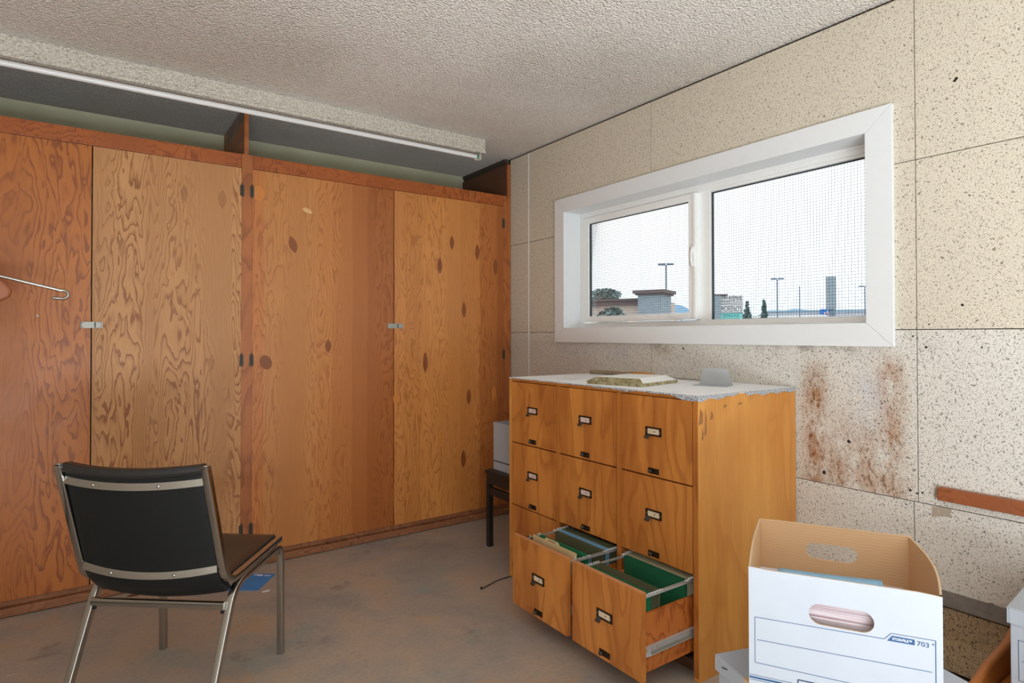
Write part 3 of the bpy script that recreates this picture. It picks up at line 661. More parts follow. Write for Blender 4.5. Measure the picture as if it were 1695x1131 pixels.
m.prism([(x, -2.0485, z) for x, z in pts]+[(pts[-1][0], -2.0485, z1), (pts[0][0], -2.0485, z1)], (0, .0018, 0), 1)
sh_ = m.build('top_sheet', ['sheet', 'sheet_edge'], fc); sh_['label'] = 'white speckled top sheet torn along its edges'
def drawer(ci, ri, out):
    (y0, y1), (z0, z1) = CY[ci], CZ[ri]; x = XF-out
    m = MB(); m.box(x-.003, x+.017, y0+.0008, y1-.0008, z0+.0012, z1-.0012, 0)
    if out:
        yy0, yy1 = y0+.014, y1-.014; xb = x+.56; zt = z0+.214; zb_ = z0+.02
        m.box(x+.0172, xb, yy0, yy0+.012, zb_, zt, 1).box(x+.0172, xb, yy1-.012, yy1, zb_, zt, 1).box(xb-.012, xb, yy0+.012, yy1-.012, zb_, zt, 1).box(x+.0172, xb, yy0+.012, yy1-.012, zb_, zb_+.010, 1)
        m.box(x-.0028, x+.0168, y0+.0008, y1-.0008, z1-.0011, z1-.0004, 2)
    o = m.build('drawer', ['cab', 'dr_side', 'ply_edge'], fc, bevel=.0012)
    cy, cz = (y0+y1)/2+random.uniform(-.002, .002), z0+.170 if ri < 2 else z0+.158
    h = MB(); hw, hh = .0385, .0165; t_ = .009; xx = x-.003
    h.box(xx-.004, xx-.0002, cy-hw, cy+hw, cz+hh-.006, cz+hh).box(xx-.004, xx-.0002, cy-hw, cy+hw, cz-hh, cz-hh+.006).box(xx-.004, xx-.0002, cy-hw, cy-hw+t_, cz-hh+.006, cz+hh-.006).box(xx-.004, xx-.0002, cy+hw-t_, cy+hw, cz-hh+.006, cz+hh-.006)
    for sy in (cy-hw+.0045, cy+hw-.0045): h.lathe([(0, -.0015), (.0018, -.001), (.002, 0)], (xx-.004, sy, cz), 'x', n=8, mi=1)
    h.grid(lambda u, v: (xx-.004-.013*sin(pi*u*.55), cy+.034-.024*v, cz-hh+.004-.013*u), 6, 4, 2, (.0, 0, -.0016))
    lo = h.build('label_holder', ['brass_dark', 'steel', 'steel_dark'], o, bevel=.0006)
    MB().box(xx-.0016, xx-.0003, cy-hw+t_, cy+hw-t_, cz-hh+.006, cz+hh-.006).box(xx-.0019, xx-.0016, cy-.009, cy+.001, cz-.002, cz+.0005, 1).build('label_card', ['label' if (ri == 2 or ci == 2) else 'label_pink', 'ink'], o)
    lz = z0+.021+(.004 if ri == 2 else 0); k = MB(); k.box(xx-.003, xx-.0002, cy-.026, cy+.026, lz-.0105, lz+.0105)
    k.lathe([(0, -.016), (.006, -.015), (.0078, -.010), (.006, -.004), (.0055, 0)], (xx-.002, cy+.010, lz), 'x', n=14, mi=1).lathe([(0, -.0015), (.002, -.001), (.002, 0)], (xx-.003, cy-.018, lz), 'x', n=8, mi=1)
    k.build('latch', ['brass_dark', 'steel_dark'], o, bevel=.0006)
    if out:
        for yy, s_ in ((yy0, -1), (yy1, 1)):
            zr = z0+.083; r = MB()
            a, b = (yy-.0005*1, yy-.0095) if s_ < 0 else (yy+.0005, yy+.0095)
            a2 = yy+s_*.004
            r.box(x+.019, xb-.04, yy+s_*.0003, a2, zr-.004, zr+.022, 0).box(x+.019, xb-.04, yy+s_*.0003, b, zr+.022, zr+.0255, 0).box(x+.019, xb-.04, yy+s_*.0003, b, zr-.0075, zr-.004, 0).box(x+.05, xb-.04, a2, b+s_*.0005, zr-.0035, zr+.006, 1)
            for q in (.03, .055, .08): r.lathe([(0, s_*.0015), (.003, s_*.001), (.003, 0)], (x+q, a2, zr+.012), 'y', n=8, mi=2)
            r.build('slide_rail', ['galv', 'steel', 'ply_edge'], o, bevel=.0005)
            zr = z0+.272; r = MB().box(x+.018, xb-.06, yy-s_*.006, yy-s_*.008, zr-.009, zr)
            r.box(x+.018, xb-.06, yy-s_*.0055, yy-s_*.014, zr-.0015, zr)
            r.box(x+.018, x+.024, yy-s_*.004, yy-s_*.012, zr-.14, zr-.009)
            r.box(xb-.066, xb-.06, yy-s_*.004, yy-s_*.012, z0+.03, zr-.009)
            r.build('hanging_rail', 'galv', o)
    return o
OUT = .257
for ci in range(3):
    for ri in range(3): drawer(ci, ri, OUT if (ri == 2 and ci > 0) else 0)
tag([o for o in fc.children if o.name.startswith('drawer')][5], 'open bottom middle drawer'); tag([o for o in fc.children if o.name.startswith('drawer')][8], 'open bottom right drawer')

# hanging files in the open drawers
def hanging(ci, off, mat, label, name='hanging_folder', spread=.010, lean=.0, zt=0., hooks=True, group=None):
    (y0, y1) = CY[ci]; z0 = CZ[2][0]; x = XF-OUT+.018+off; yy0, yy1 = y0+.0225, y1-.0225; zr = z0+.272+zt
    t_ = thing(name, label, 'hanging folder', (x, (y0+y1)/2, z0+.032), 0, group)
    a = .0007
    m = MB()
    for s_ in (-1, 1):
        xb, xt = x, x+s_*spread/2+lean
        m.hexa([(xb-a, yy0+.003, z0+.033), (xb+a, yy0+.003, z0+.033), (xb+a, yy1-.003, z0+.033), (xb-a, yy1-.003, z0+.033)], [(xt-a, yy0+.003, zr-.004), (xt+a, yy0+.003, zr-.004), (xt+a, yy1-.003, zr-.004), (xt-a, yy1-.003, zr-.004)])
        m.box(xt-.0012, xt+.0012, yy0+.003, yy1-.003, zr-.008, zr-.0005)
    m.build('sheet', mat, t_)
    if hooks:
        for s_ in (-1, 1):
            xt = x+s_*spread/2+lean; h = MB()
            h.box(xt-.0014, xt+.0014, yy0-.006, yy1+.006, zr-.0004, zr+.0016, 1)
            for yh, q in ((yy0, -1), (yy1, 1)): h.box(xt-.0012, xt+.0012, yh+q*.001, yh+q*.008, zr+.0002, zr+.005).box(xt-.0016, xt+.0016, yh-q*.003, yh+q*.001, zr-.004, zr+.003)
            h.build('hook_rod', ['paper', mat], t_)
    return t_
hanging(2, .012, 'f_bright', 'bright green hanging folder directly behind the right open drawer front', spread=.016)
hanging(2, .038, 'f_bright', 'bright green hanging folder, second behind the right open drawer front', spread=.012, lean=.004)
hanging(2, .062, 'f_olive', 'olive hanging folder just behind the bright green pair in the right open drawer', spread=.013, lean=.004)
hanging(2, .086, 'f_olive', 'olive hanging folder facing the gap in the right open drawer', spread=.012, lean=.004)
hanging(2, .232, 'f_green', 'dark green hanging folder across the gap in the right open drawer', spread=.010)
hanging(2, .252, 'f_pale', 'pale hanging folder behind the dark green one in the right open drawer', spread=.012, zt=.004)
hanging(2, .274, 'f_pale', 'pale hanging folder nearest the cabinet in the right open drawer', spread=.012, zt=.004)
hanging(1, .014, 'f_olive', 'olive hanging folder directly behind the left open drawer front', spread=.014)
hanging(1, .066, 'f_green', 'green hanging folder behind the manila folder in the left open drawer', spread=.022, lean=.004)
hanging(1, .104, 'f_bright', 'green hanging folder facing the gap in the left open drawer', spread=.010, lean=.004)
hanging(1, .196, 'f_olive', 'olive hanging folder across the gap in the left open drawer', spread=.010)
hanging(1, .218, 'folder_blue', 'light blue hanging folder behind the olive one in the left open drawer', spread=.012, zt=.003)
hanging(1, .240, 'f_olive', 'olive hanging folder, second from the cabinet in the left open drawer', spread=.012, zt=.003)
hanging(1, .262, 'f_olive', 'olive hanging folder nearest the cabinet in the left open drawer', spread=.012, zt=.004)
# manila folder with a tab
y0, y1 = CY[1]; z0 = CZ[2][0]; x = XF-OUT+.018+.044; z0 += .021; a, b = y1-.060, y0+.026; L = a-b
prof = [(a, z0+.036), (a, z0+.270), (a-.006, z0+.276), (a-L*.30, z0+.276), (a-L*.33, z0+.287), (a-L*.62, z0+.287), (a-L*.66, z0+.276), (b+.006, z0+.276), (b, z0+.270), (b, z0+.036)]
mf = thing('manila_folder', 'manila file folder with a raised tab in the left open drawer', 'file folder', (x, (a+b)/2, z0+.014))
MB().prism([(x-.003, y, z) for y, z in prof], (.0008, 0, 0)).prism([(x+.006, y, min(z, z0+.272)) for y, z in prof], (.0008, 0, 0)).build('cover', 'manila', mf)
MB().box(x-.002, x+.0055, b+.006, a-.006, z0+.036, z0+.262).build('sheets', 'paper', mf)
MB().box(x-.0033, x-.003, a-L*.56, a-L*.38, z0+.2785, z0+.2815).build('writing', 'ink', mf)
x = XF-OUT+.018+.128; z0 -= .021
bp = MB().hexa([(x-.001, y0+.035, z0+.034), (x+.001, y0+.035, z0+.034), (x+.001, y0+.24, z0+.034), (x-.001, y0+.24, z0+.034)], [(x+.004, y0+.035, z0+.25), (x+.006, y0+.035, z0+.25), (x+.006, y0+.24, z0+.25), (x+.004, y0+.24, z0+.25)]).build('paper_sheet', 'folder_blue', loc=(x, y0+.13, z0+.034))
tag(bp, 'light blue sheet standing in the gap of the left open drawer', 'paper')

# ------------------------------------------------------------------ things on the filing cabinet
ZT = 1.0045
e1 = Vector((.231, -.973, 0)); e2 = Vector((.974, .224, 0)); A0 = Vector((-.582, -1.419, ZT))
pq = thing('white_plaque', 'white board with sloping chipped wooden edges on the filing cabinet', 'board', A0+e1*.138+e2*.15)
m = MB(); w_, l_, i_ = .277, .302, .032; zz = Vector((0, 0, 1))
q = lambda u, v, z: A0+e1*u+e2*v+zz*z
b0 = [q(0, 0, 0), q(w_, 0, 0), q(w_, l_, 0), q(0, l_, 0)]; b1 = [q(0, 0, .014), q(w_, 0, .014), q(w_, l_, .014), q(0, l_, .014)]; b2 = [q(i_, i_, .030), q(w_-i_, i_, .030), q(w_-i_, l_-i_, .030), q(i_, l_-i_, .030)]
m.add(b0+b1+b2, [(3, 2, 1, 0)], 1); o_ = len(m.v)-12
for i in range(4):
    j = (i+1) % 4; m.f += [[o_+i, o_+j, o_+4+j, o_+4+i], [o_+4+i, o_+4+j, o_+8+j, o_+8+i]]; m.mi += [1, 1 if i == 0 or i == 3 else 0]; m.sm += [False, False]
m.f.append([o_+8, o_+9, o_+10, o_+11]); m.mi.append(0); m.sm.append(False)
m.build('board', ['plaque_top', 'plaque_edge'], pq)
MB().hexa([q(.035, .036, .0302), q(w_-.034, .034, .0302), q(w_-.036, l_-.02, .0302), q(.04, l_-.026, .0302)], [q(.035, .036, .032), q(w_-.034, .034, .0332), q(w_-.036, l_-.02, .0335), q(.04, l_-.026, .0318)]).build('face_sheet', 'plaque_top', pq)
# bookend
be = thing('bookend', 'small grey sheet-metal bookend standing on the filing cabinet', 'bookend', (-.20, -1.80, ZT))
f0 = Vector((-.289, -1.752, ZT)); f1 = Vector((-.245, -1.889, ZT)); ee = (f1-f0).normalized(); nn = Vector((-ee.y, ee.x, 0)); wd = (f1-f0).length; dp = .088
p4 = lambda u, v, z: f0+ee*u+nn*v+zz*z
MB().hexa([p4(0, 0, 0), p4(wd, 0, 0), p4(wd, dp, 0), p4(0, dp, 0)], [p4(0, 0, .0016), p4(wd, 0, .0016), p4(wd, dp, .0016), p4(0, dp, .0016)]).build('foot', 'bookend', be)
MB().prism([p4(0, dp, 0), p4(wd, dp, 0), p4(wd-.006, dp, .012), p4(wd-.022, dp, .066), p4(wd-.027, dp, .070), p4(.022, dp, .070), p4(.017, dp, .066)], nn*.0014).build('plate', 'bookend', be)
# tools at the back edge
tl = thing('weathered_stick', 'grey-brown weathered stick lying at the back of the filing cabinet', 'stick', (-.10, -1.05, ZT))
MB().tube([(-.112, -.93, ZT+.010), (-.108, -.97, ZT+.013), (-.10, -1.10, ZT+.0135), (-.098, -1.20, ZT+.011), (-.096, -1.225, ZT+.010)], .013, .0095, n=12).build('shaft', 'driftwood', tl)
sc_ = thing('hand_scraper', 'orange-handled scraper with a dull grey blade behind the white board', 'tool', (-.05, -1.2, ZT))
MB().tube([(-.055, -1.145, ZT+.010), (-.055, -1.17, ZT+.012), (-.053, -1.25, ZT+.0145), (-.050, -1.31, ZT+.012), (-.05, -1.33, ZT+.009)], .011, .0095, n=12).build('handle', 'tool_orange', sc_)
MB().box(-.072, -.036, -1.146, -.90, ZT+.0005, ZT+.003).build('blade', 'steel', sc_)
o = MB().box(-.052, -.030, -1.66, -1.40, ZT+.0003, ZT+.005).build('ruler', 'steel', loc=(-.04, -1.53, ZT)); tag(o, 'pale metal ruler lying by the wall left of the bookend', 'ruler')

# ------------------------------------------------------------------ chair
ch = thing('stacking_chair', 'chrome framed chair with black vinyl seat and back, seen from behind', 'chair', (-1.9535, -.845, 0), -math.atan2(.635, .774))
hw = .236
for s_ in (-1, 1):
    x = s_*hw
    rail = bez([(x, 0, .0), (x, -.004, .418), (x, -.335, .400), (x, -.402, .25), (x, -.508, .0)], 8, .055)
    # split: front leg + side rail, rear leg
    mid = len(rail)//2
    MB().tube(rail[:mid+1], .0115, n=12, square=True, up=(1, 0, 0)).build('leg', 'chrome', ch, local=True)
    MB().tube(rail[mid:], .0115, n=12, square=True, up=(1, 0, 0)).build('leg', 'chrome', ch, local=True)
    MB().tube(bez([(x, -.015, .4435), (x, -.385, .4215), (x, -.50, .822)], 10, .06), .0115, .0115, square=True, up=(1, 0, 0)).lathe([(.0, 0), (.0115, 0), (.0115, .003), (0, .003)], (x, -.5003, .822), n=4).build('seat_frame', 'chrome', ch, local=True)
def backpt(u, v, off=0.):
    x = (u-.5)*2*(hw-.0125); z = .385+(.824-.385)*v; k = (z-.44)/(.822-.44)
    y = -.400-.100*k if z > .44 else -.400+.05*((.44-z)/.06)
    bul = .030*(1-(2*u-1)**2)*min(1, v*4+.5)
    return (x, y-bul+off, z-.012*(1-(2*u-1)**2)*(1 if v > .5 else 1.4))
m = MB(); m.grid(lambda u, v: backpt(u, v), 18, 16, 0, (0, .028, .004))
pad = m.build('backrest', 'vin_back', ch, local=True, bevel=.004)
m = MB(); pr = [backpt(i/18, 1.0, .010) for i in range(19)]; m.tube([(p_[0], p_[1]+.003, p_[2]-.012) for p_ in pr], .017, .016, n=12, up=(0, 0, 1)); m.build('top_roll', 'vin_black', ch, local=True)
for v in (.885, .22):
    pts = [backpt(i/18, v, -.004) for i in range(19)]; m = MB()
    m.tube(pts, .002, .0115, n=8, square=True, up=(0, .27, .96))
    for u in (.25, .72):
        p_ = backpt(u, v, -.006); m.lathe([(0, -.004), (.004, -.003), (.0055, 0)], p_, 'y', n=10)
    m.build('back_strap', 'chrome', ch, local=True)
m = MB(); m.grid(lambda u, v: ((u-.5)*2*(hw-.0125), -.385+.368*v, .4145+.024*v-.012*sin(pi*u)*sin(pi*min(1, v+.2))), 12, 14, 0, (0, 0, .022))
m.build('seat', 'vin_black', ch, local=True, bevel=.005)
MB().tube([(-hw+.01, -.374, .348), (hw-.01, -.374, .348)], .009, .012, square=True).build('stretcher', 'chrome', ch, local=True)
MB().tube([(-hw+.01, -.03, .405), (hw-.01, -.03, .405)], .009, .012, square=True).build('stretcher', 'chrome', ch, local=True)
for s_ in (-1, 1): MB().lathe([(0, -.012), (.006, -.012), (.006, 0), (0, 0)], (s_*(hw-.018), -.374, .336), n=10).build('bumper', 'rubber', ch, local=True)

# ------------------------------------------------------------------ things on the floor
def zp(px, py, z=0.):
    d = F_+R_*((px-847.5)/FPX)-U_*((py-565.5-SHY)/FPX); tt = (z-CP.z)/d.z; return CP+d*tt
c1 = zp(426.7, 978.3); c2 = zp(455.2, 951.5); dx = (c2-c1).normalized(); dy = Vector((-dx.y, dx.x, 0)); Lb = (c2-c1).length; Wb = .155
bk = thing('booklet', 'blue printed leaflet lying on the floor under the chair', 'booklet', c1+dx*Lb/2+dy*Wb/2)
qq = lambda u, v, z: c1+dx*u+dy*v+zz*z
MB().hexa([qq(0, 0, .0003), qq(Lb, 0, .0003), qq(Lb, Wb, .0003), qq(0, Wb, .0003)], [qq(0, 0, .004), qq(Lb, 0, .004), qq(Lb, Wb, .004), qq(0, Wb, .004)]).build('cover', 'blue_book', bk)
m = MB()
for u, v0, v1 in ((.86, .012, .045), (.86, .055, .080), (.905, .055, .10)):
    m.hexa([qq(Lb*u, v0, .0041), qq(Lb*u+.007, v0, .0041), qq(Lb*u+.007, v1, .0041), qq(Lb*u, v1, .0041)], [qq(Lb*u, v0, .0045), qq(Lb*u+.007, v0, .0045), qq(Lb*u+.007, v1, .0045), qq(Lb*u, v1, .0045)])
m.build('print', 'paper', bk)
def scrap(px, py, r, mat, name, label, cat, ry=.4):
    p_ = zp(px, py); n = 9
    m = MB().prism([(p_.x+r*cos(2*pi*k/n)*random.uniform(.6, 1.1), p_.y+r*ry*sin(2*pi*k/n)*random.uniform(.6, 1.1), .0004) for k in range(n)], (0, 0, .002))
    tag(m.build(name, mat, loc=p_), label, cat)
scrap(438, 927, .045, 'paper', 'paper_scrap', 'white paper scrap against the closet kickboard behind the chair leg', 'paper', .35)
scrap(441, 979, .022, 'paper', 'paper_scrap', 'small white crumb of paper beside the blue leaflet', 'paper', .4)
scrap(228, 984, .05, 'darkwood', 'dry_leaf', 'dry brown leaf on the floor under the chair back', 'leaf', .4)
p0, p1 = zp(797, 976), zp(846, 955)
tag(MB().tube(bez([(p0.x, p0.y, .003), (p0.x+.02, p0.y+.004, .004), (p1.x-.08, p1.y-.01, .008), (p1.x, p1.y, .003)], 6, .05), .0022, n=6).lathe([(0, 0), (.006, .003), (.004, .012), (0, .014)], (p0.x, p0.y, 0), n=8).build('wire', 'rubber', loc=p0), 'short dark wire on the floor left of the filing cabinet', 'wire')

# ------------------------------------------------------------------ side table with an open box
tb = thing('side_table', 'small black table in the corner left of the filing cabinet', 'table', (-.27, -.66, 0))
TX0, TX1, TY0, TY1, TZ = -.492, -.06, -.865, -.452, .440
MB().box(TX0-.006, TX1+.006, TY0-.004, TY1+.006, TZ-.018, TZ).build('top', 'black_wood', tb, bevel=.003)
m = MB(); m.box(TX0, TX0+.015, TY0+.03, TY1-.03, TZ-.075, TZ-.0185).box(TX1-.015, TX1, TY0+.03, TY1-.03, TZ-.075, TZ-.0185).box(TX0+.03, TX1-.03, TY1-.015, TY1, TZ-.075, TZ-.0185).box(TX0+.03, TX1-.03, TY0, TY0+.015, TZ-.075, TZ-.0185); m.build('apron', 'black_wood', tb)
for x in (TX0, TX1-.03):
    for y in (TY0, TY1-.03): MB().box(x, x+.03, y, y+.03, 0, TZ-.0185).build('leg', 'black_wood', tb, bevel=.002)
MB().box(TX0+.004, TX0+.022, TY0+.031, TY1-.031, .30, .345).build('stretcher', 'black_wood', tb, bevel=.002)
def open_box(t_, x0, x1, y0, y1, z0, z1, mo, mi_, th=.004):
    m = MB()
    for a in ((x0, x0+th, y0, y1), (x1-th, x1, y0, y1), (x0+th, x1-th, y0, y0+th), (x0+th, x1-th, y1-th, y1)): m.box(*a, z0, z1)
    m.box(x0+th, x1-th, y0+th, y1-th, z0, z0+th)
    return m
bx = thing('storage_box', 'open white box with a grey stripe, on the black corner table', 'box', (-.27, -.64, TZ))
m = open_box(bx, -.447, -.09, -.83, -.462, TZ+.0005, .712, 0, 0); m.build('carton', 'card_white', bx)
MB().box(-.4476, -.447, -.828, -.464, .487, .4935).build('stripe', 'ink', bx)

# ------------------------------------------------------------------ cardboard record boxes by the right wall
class Fr:
    def __init__(s, o, u, v): s.o = Vector(o); s.u = Vector((*u, 0)).normalized(); s.v = Vector((-s.u.y, s.u.x, 0)); 
    def __call__(s, a, b, c): return s.o+s.u*a+s.v*b+zz*c
def fbox(m, fr, a0, a1, b0, b1, c0, c1, mi=0):
    return m.hexa([fr(a0, b0, c0), fr(a1, b0, c0), fr(a1, b1, c0), fr(a0, b1, c0)], [fr(a0, b0, c1), fr(a1, b0, c1), fr(a1, b1, c1), fr(a0, b1, c1)], mi)
def stadium(ca, cc, w, h, n=8):
    r = h/2; L = w/2-r; p_ = []
    for k in range(n+1): a = -pi/2+pi*k/n; p_.append((ca+L+r*cos(a), cc+r*sin(a)))
    for k in range(n+1): a = pi/2+pi*k/n; p_.append((ca-L+r*cos(a), cc+r*sin(a)))
    return p_
def holed_panel(m, P, W, H_, ca, cc, w, h, th, mo=0, mi=1, me=2, top=None):
    """panel in plane P(a,c,d) with a stadium hand hole; outside material mo at d=0, inside mi at d=th"""
    hole = stadium(ca, cc, w, h); n = len(hole)
    outer = []
    for (a, c) in hole:            # project hole points out to the rectangle
        dx_, dz_ = a-ca, c-cc; k = 1e9
        if dx_ > 1e-9: k = min(k, (W-ca)/dx_)
        if dx_ < -1e-9: k = min(k, -ca/dx_)
        if dz_ > 1e-9: k = min(k, (H_-cc)/dz_)
        if dz_ < -1e-9: k = min(k, -cc/dz_)
        outer.append([ca+dx_*k, cc+dz_*k])
    for cnr in ((0, 0), (W, 0), (W, H_), (0, H_)):
        j = min(range(n), key=lambda i: (outer[i][0]-cnr[0])**2+(outer[i][1]-cnr[1])**2); outer[j] = list(cnr)
    tp = (lambda a, c: c+(top(a) if top and c > H_-1e-6 else 0))
    for d, mat, in ((0, mo), (th, mi)):
        vs = [P(a, c, d) for a, c in hole]+[P(a, tp(a, c), d) for a, c in outer]
        m.add(vs, [(i, (i+1) % n, n+(i+1) % n, n+i) for i in range(n)], mat)
    vs = [P(a, c, 0) for a, c in hole]+[P(a, c, th) for a, c in hole]; m.add(vs, [(i, (i+1) % n, n+(i+1) % n, n+i) for i in range(n)], me)
    vs = [P(a, tp(a, c), 0) for a, c in outer]+[P(a, tp(a, c), th) for a, c in outer]; m.add(vs, [(i, (i+1) % n, n+(i+1) % n, n+i) for i in range(n)], me)
FL = Vector((-1.284, -2.678, .4868)); fr = Fr(FL, (.4911, -.8711), 0); BW, BL, BH = .324, .352, .2632
rb = thing('file_box', 'open white cardboard file box marked 703 with papers inside, nearest box on the stack', 'box', fr(BW/2, BL/2, 0), math.atan2(fr.u.y, fr.u.x))
sag = lambda a: -.0016*sin(a*40)-.002*exp(-((a-.30)/.03)**2)+.001*sin(a*90)
m = MB(); th = .004
lf = lambda a, b, c: Vector((a-BW/2, b-BL/2, c))            # box-local frame
holed_panel(m, lambda a, c, d: lf(a, d, c), BW, BH, .1635, .192, .110, .040, th, top=sag)
holed_panel(m, lambda a, c, d: lf(a, BL-d, c), BW, BH, .1615, .202, .112, .038, th, top=lambda a: .002*sin(a*25))
for sgn, a0 in ((-1, 0.), (1, BW)):                          # long sides, the right one bowed outwards
    bow = .016 if sgn > 0 else .004
    fn = lambda u, v, d: lf(a0+sgn*bow*sin(pi*u)*v**1.5-sgn*d, th+(BL-2*th)*u, BH*v)
    nu, nv = 16, 8
    for d, mt in ((0, 0), (th, 1)):
        m.add([fn(i/nu, j/nv, d) for i in range(nu+1) for j in range(nv+1)], [(i*(nv+1)+j, (i+1)*(nv+1)+j, (i+1)*(nv+1)+j+1, i*(nv+1)+j+1) for i in range(nu) for j in range(nv)], mt, False)
    m.add([fn(i/nu, 1, 0) for i in range(nu+1)]+[fn(i/nu, 1, th) for i in range(nu+1)], [(i, i+1, nu+2+i, nu+1+i) for i in range(nu)], 2)
m.add([lf(th, th, .002), lf(BW-th, th, .002), lf(BW-th, BL-th, .002), lf(th, BL-th, .002)], [(0, 1, 2, 3)], 1)
m.add([lf(0, 0, 0), lf(BW, 0, 0), lf(BW, BL, 0), lf(0, BL, 0)], [(3, 2, 1, 0)], 0)
m.build('carton', ['card_white', 'kraft', 'kraft_edge'], rb, local=True)
pm = MB()                                                   # printed lines on the front
def ln(a0, c0, a1, c1, w=.0010, mi=0):
    d = Vector((a1-a0, 0, c1-c0)); nrm = Vector((-d.z, 0, d.x)).normalized()*w/2
    pts = [lf(a0, -.0003, c0)+nrm, lf(a1, -.0003, c1)+nrm, lf(a1, -.0003, c1)-nrm, lf(a0, -.0003, c0)-nrm]
    pm.prism(pts, (0, -.0002, 0), mi)
zq = .4868
ln(.0115, .164, .0115, .0735); ln(.0115, .164, .234, .168); ln(.234, .168, .245, .1805); ln(.245, .1805, .313, .1815); ln(.313, .1815, .313, .072, .0014); ln(.0115, .0735, .313, .072); ln(.0155, .1195, .3075, .1240)
ln(0.001, .048, BW-.001, .050, .0008); ln(0.001, .043, BW-.001, .045, .0035); ln(0.001, .0385, BW-.001, .0405, .0008)
ln(.089, .0575, .235, .0585, .0022, 1); ln(.089, .0575, .089, .02, .0022, 1); ln(.235, .0585, .235, .02, .0022, 1)
pm.prism([lf(.2385, -.0003, .1660), lf(.2815, -.0003, .1665), lf(.2815, -.0003, .1765), lf(.2465, -.0003, .1765)], (0, -.0002, 0))
pm.build('print', ['blue_ink', 'navy_ink'], rb, local=True)
RX = Matrix.Rotation(pi/2, 4, 'X')
text_mesh('STOR/FILE\u2122', .0066, 'lettering', 'paper', rb, Matrix.Translation(lf(.2465, -.0006, .1692)) @ RX, .0001, .86, .00005)
text_mesh('703', .0120, 'lettering', 'blue_ink', rb, Matrix.Translation(lf(.2842, -.0004, .1668)) @ RX, .0001, 1.10, .0001)
text_mesh('\u00ae', .0050, 'lettering', 'blue_ink', rb, Matrix.Translation(lf(.3075, -.0004, .1720)) @ RX, .0001, .9)
# papers inside
pp = MB()
for i in range(28):
    z = .0075+i*.0074; j1, j2 = random.uniform(-.004, .004), random.uniform(-.004, .004)
    fbox(pp, fr, .016+j1, .285+j1,   .014+abs(j2), .150+j2, z, z+.0070)
tag(pp.build('paper_stack', 'sheets', loc=fr(.16, .16, .0)), 'thick stack of white and pinkish papers inside the open file box', 'papers', kind='stuff')
# lift the stack onto the box floor (fr origin already carries the box height)
bf = MB().grid(lambda u, v: fr(.050+.195*u, .03+.110*v, .2165+.006*u*u+.003*v), 10, 6, 0, (0, 0, .0012)); tag(bf.build('file_folder', 'folder_blue', loc=fr(.15, .2, .2)), 'light blue folder curling up on top of the papers in the file box', 'file folder')

def lidded(name, label, fr, w, l, z0, z1, lid, lines=None, grp=None, tabs=False):
    t_ = thing(name, label, 'box', fr(w/2, l/2, z0), 0, grp)
    m = MB(); fbox(m, fr, .006, w-.006, .006, l-.006, z0, z1-.004); m.build('carton', 'card_white', t_, bevel=.002)
    m = MB(); e_ = lid
    for a in ((0, .004, 0, l), (w-.004, w, 0, l), (.004, w-.004, 0, .004), (.004, w-.004, l-.004, l)): fbox(m, fr, *a, z1-e_, z1-.003)
    fbox(m, fr, 0, w, 0, l, z1-.003, z1); m.build('lid', 'card_white', t_, bevel=.0015)
    return t_
# stack under the file box
A = (-1.198, -2.533); u_ = Vector((-.315, -.949)); fl2 = Fr((A[0], A[1], 0), u_, 0)   # a runs towards the viewer, b towards the wall
lo = lidded('record_box', 'lidded white record box with a torn lid notch under the open file box', fl2, .362, .442, .246, .4864, .036)
m = MB(); q2 = lambda a, c: fl2(a, -.0006, c)
m.prism([q2(.100, .4862), q2(.106, .4795), q2(.168, .4792), q2(.176, .4862)], fl2.v*.0008, 0)
m.prism([fl2(.100, -.0002, .4867), fl2(.104, .010, .4867), fl2(.172, .010, .4867), fl2(.176, -.0002, .4867)], (0, 0, .0003), 0)
m.build('notch', 'kraft', lo)
m = MB(); m.tube(bez([fl2(.066, -.001+.006-.0065, .4), fl2(.064, -.0005, .425), fl2(.075, -.0005, .440)], 6, .02), .0018, n=6); m.build('marking', ['red_ink', 'ink'], lo); m = MB(); m.tube([fl2(.028, -.001, .470), fl2(.046, -.001, .474)], .0012, n=5, mi=1); m.build('marking', ['red_ink', 'ink'], lo)
lidded('record_box', 'white record box at the very bottom of the stack under the file box', Fr((A[0]+.012, A[1]-.01, 0), u_, 0), .362, .442, 0., .2456, .036)
# moulded chair and the box on it at the right edge
sh_t = thing('moulded_chair', 'brown moulded chair shell by the right wall, mostly hidden by a lidded white box', 'chair', (-.3, -3.1, 0))
r0, r1, r2 = [yp(*q, -2.790) for q in ((1611, 1131), (1635, 1096), (1668, 1060))]
prof = [(-.60, .262), (-.52, .272), (r0.x, r0.z), (r1.x, r1.z), (r2.x, r2.z), (-.060, r2.z+.05), (-.045, r2.z+.05), (-.045, .20), (-.60, .20)]
m = MB(); m.prism([(x, -2.800, z) for x, z in prof], (0, .022, 0)); m.build('side_shell', 'brown_shell', sh_t, bevel=.009, segs=4)
MB().box(-.62, -.045, -3.36, -2.801, .225, .255).build('seat', 'brown_shell', sh_t, bevel=.01, segs=3)
MB().box(-.045, -.022, -3.36, -2.80, .225, .50).build('back_shell', 'brown_shell', sh_t, bevel=.006)
for x in (-.58, -.09):
    for y in (-3.32, -2.84): MB().tube([(x, y, 0), (x, y, .226)], .014, n=12, up=(1, 0, 0)).build('leg', 'steel_dark', sh_t)
fr3 = Fr((-.475, -2.868, 0), (.08, -.997), 0)
rb2 = lidded('record_box', 'lidded white record box with blue ruled lines at the right edge, on the brown chair', fr3, .33, .40, .2555, .530, .040)
m = MB()
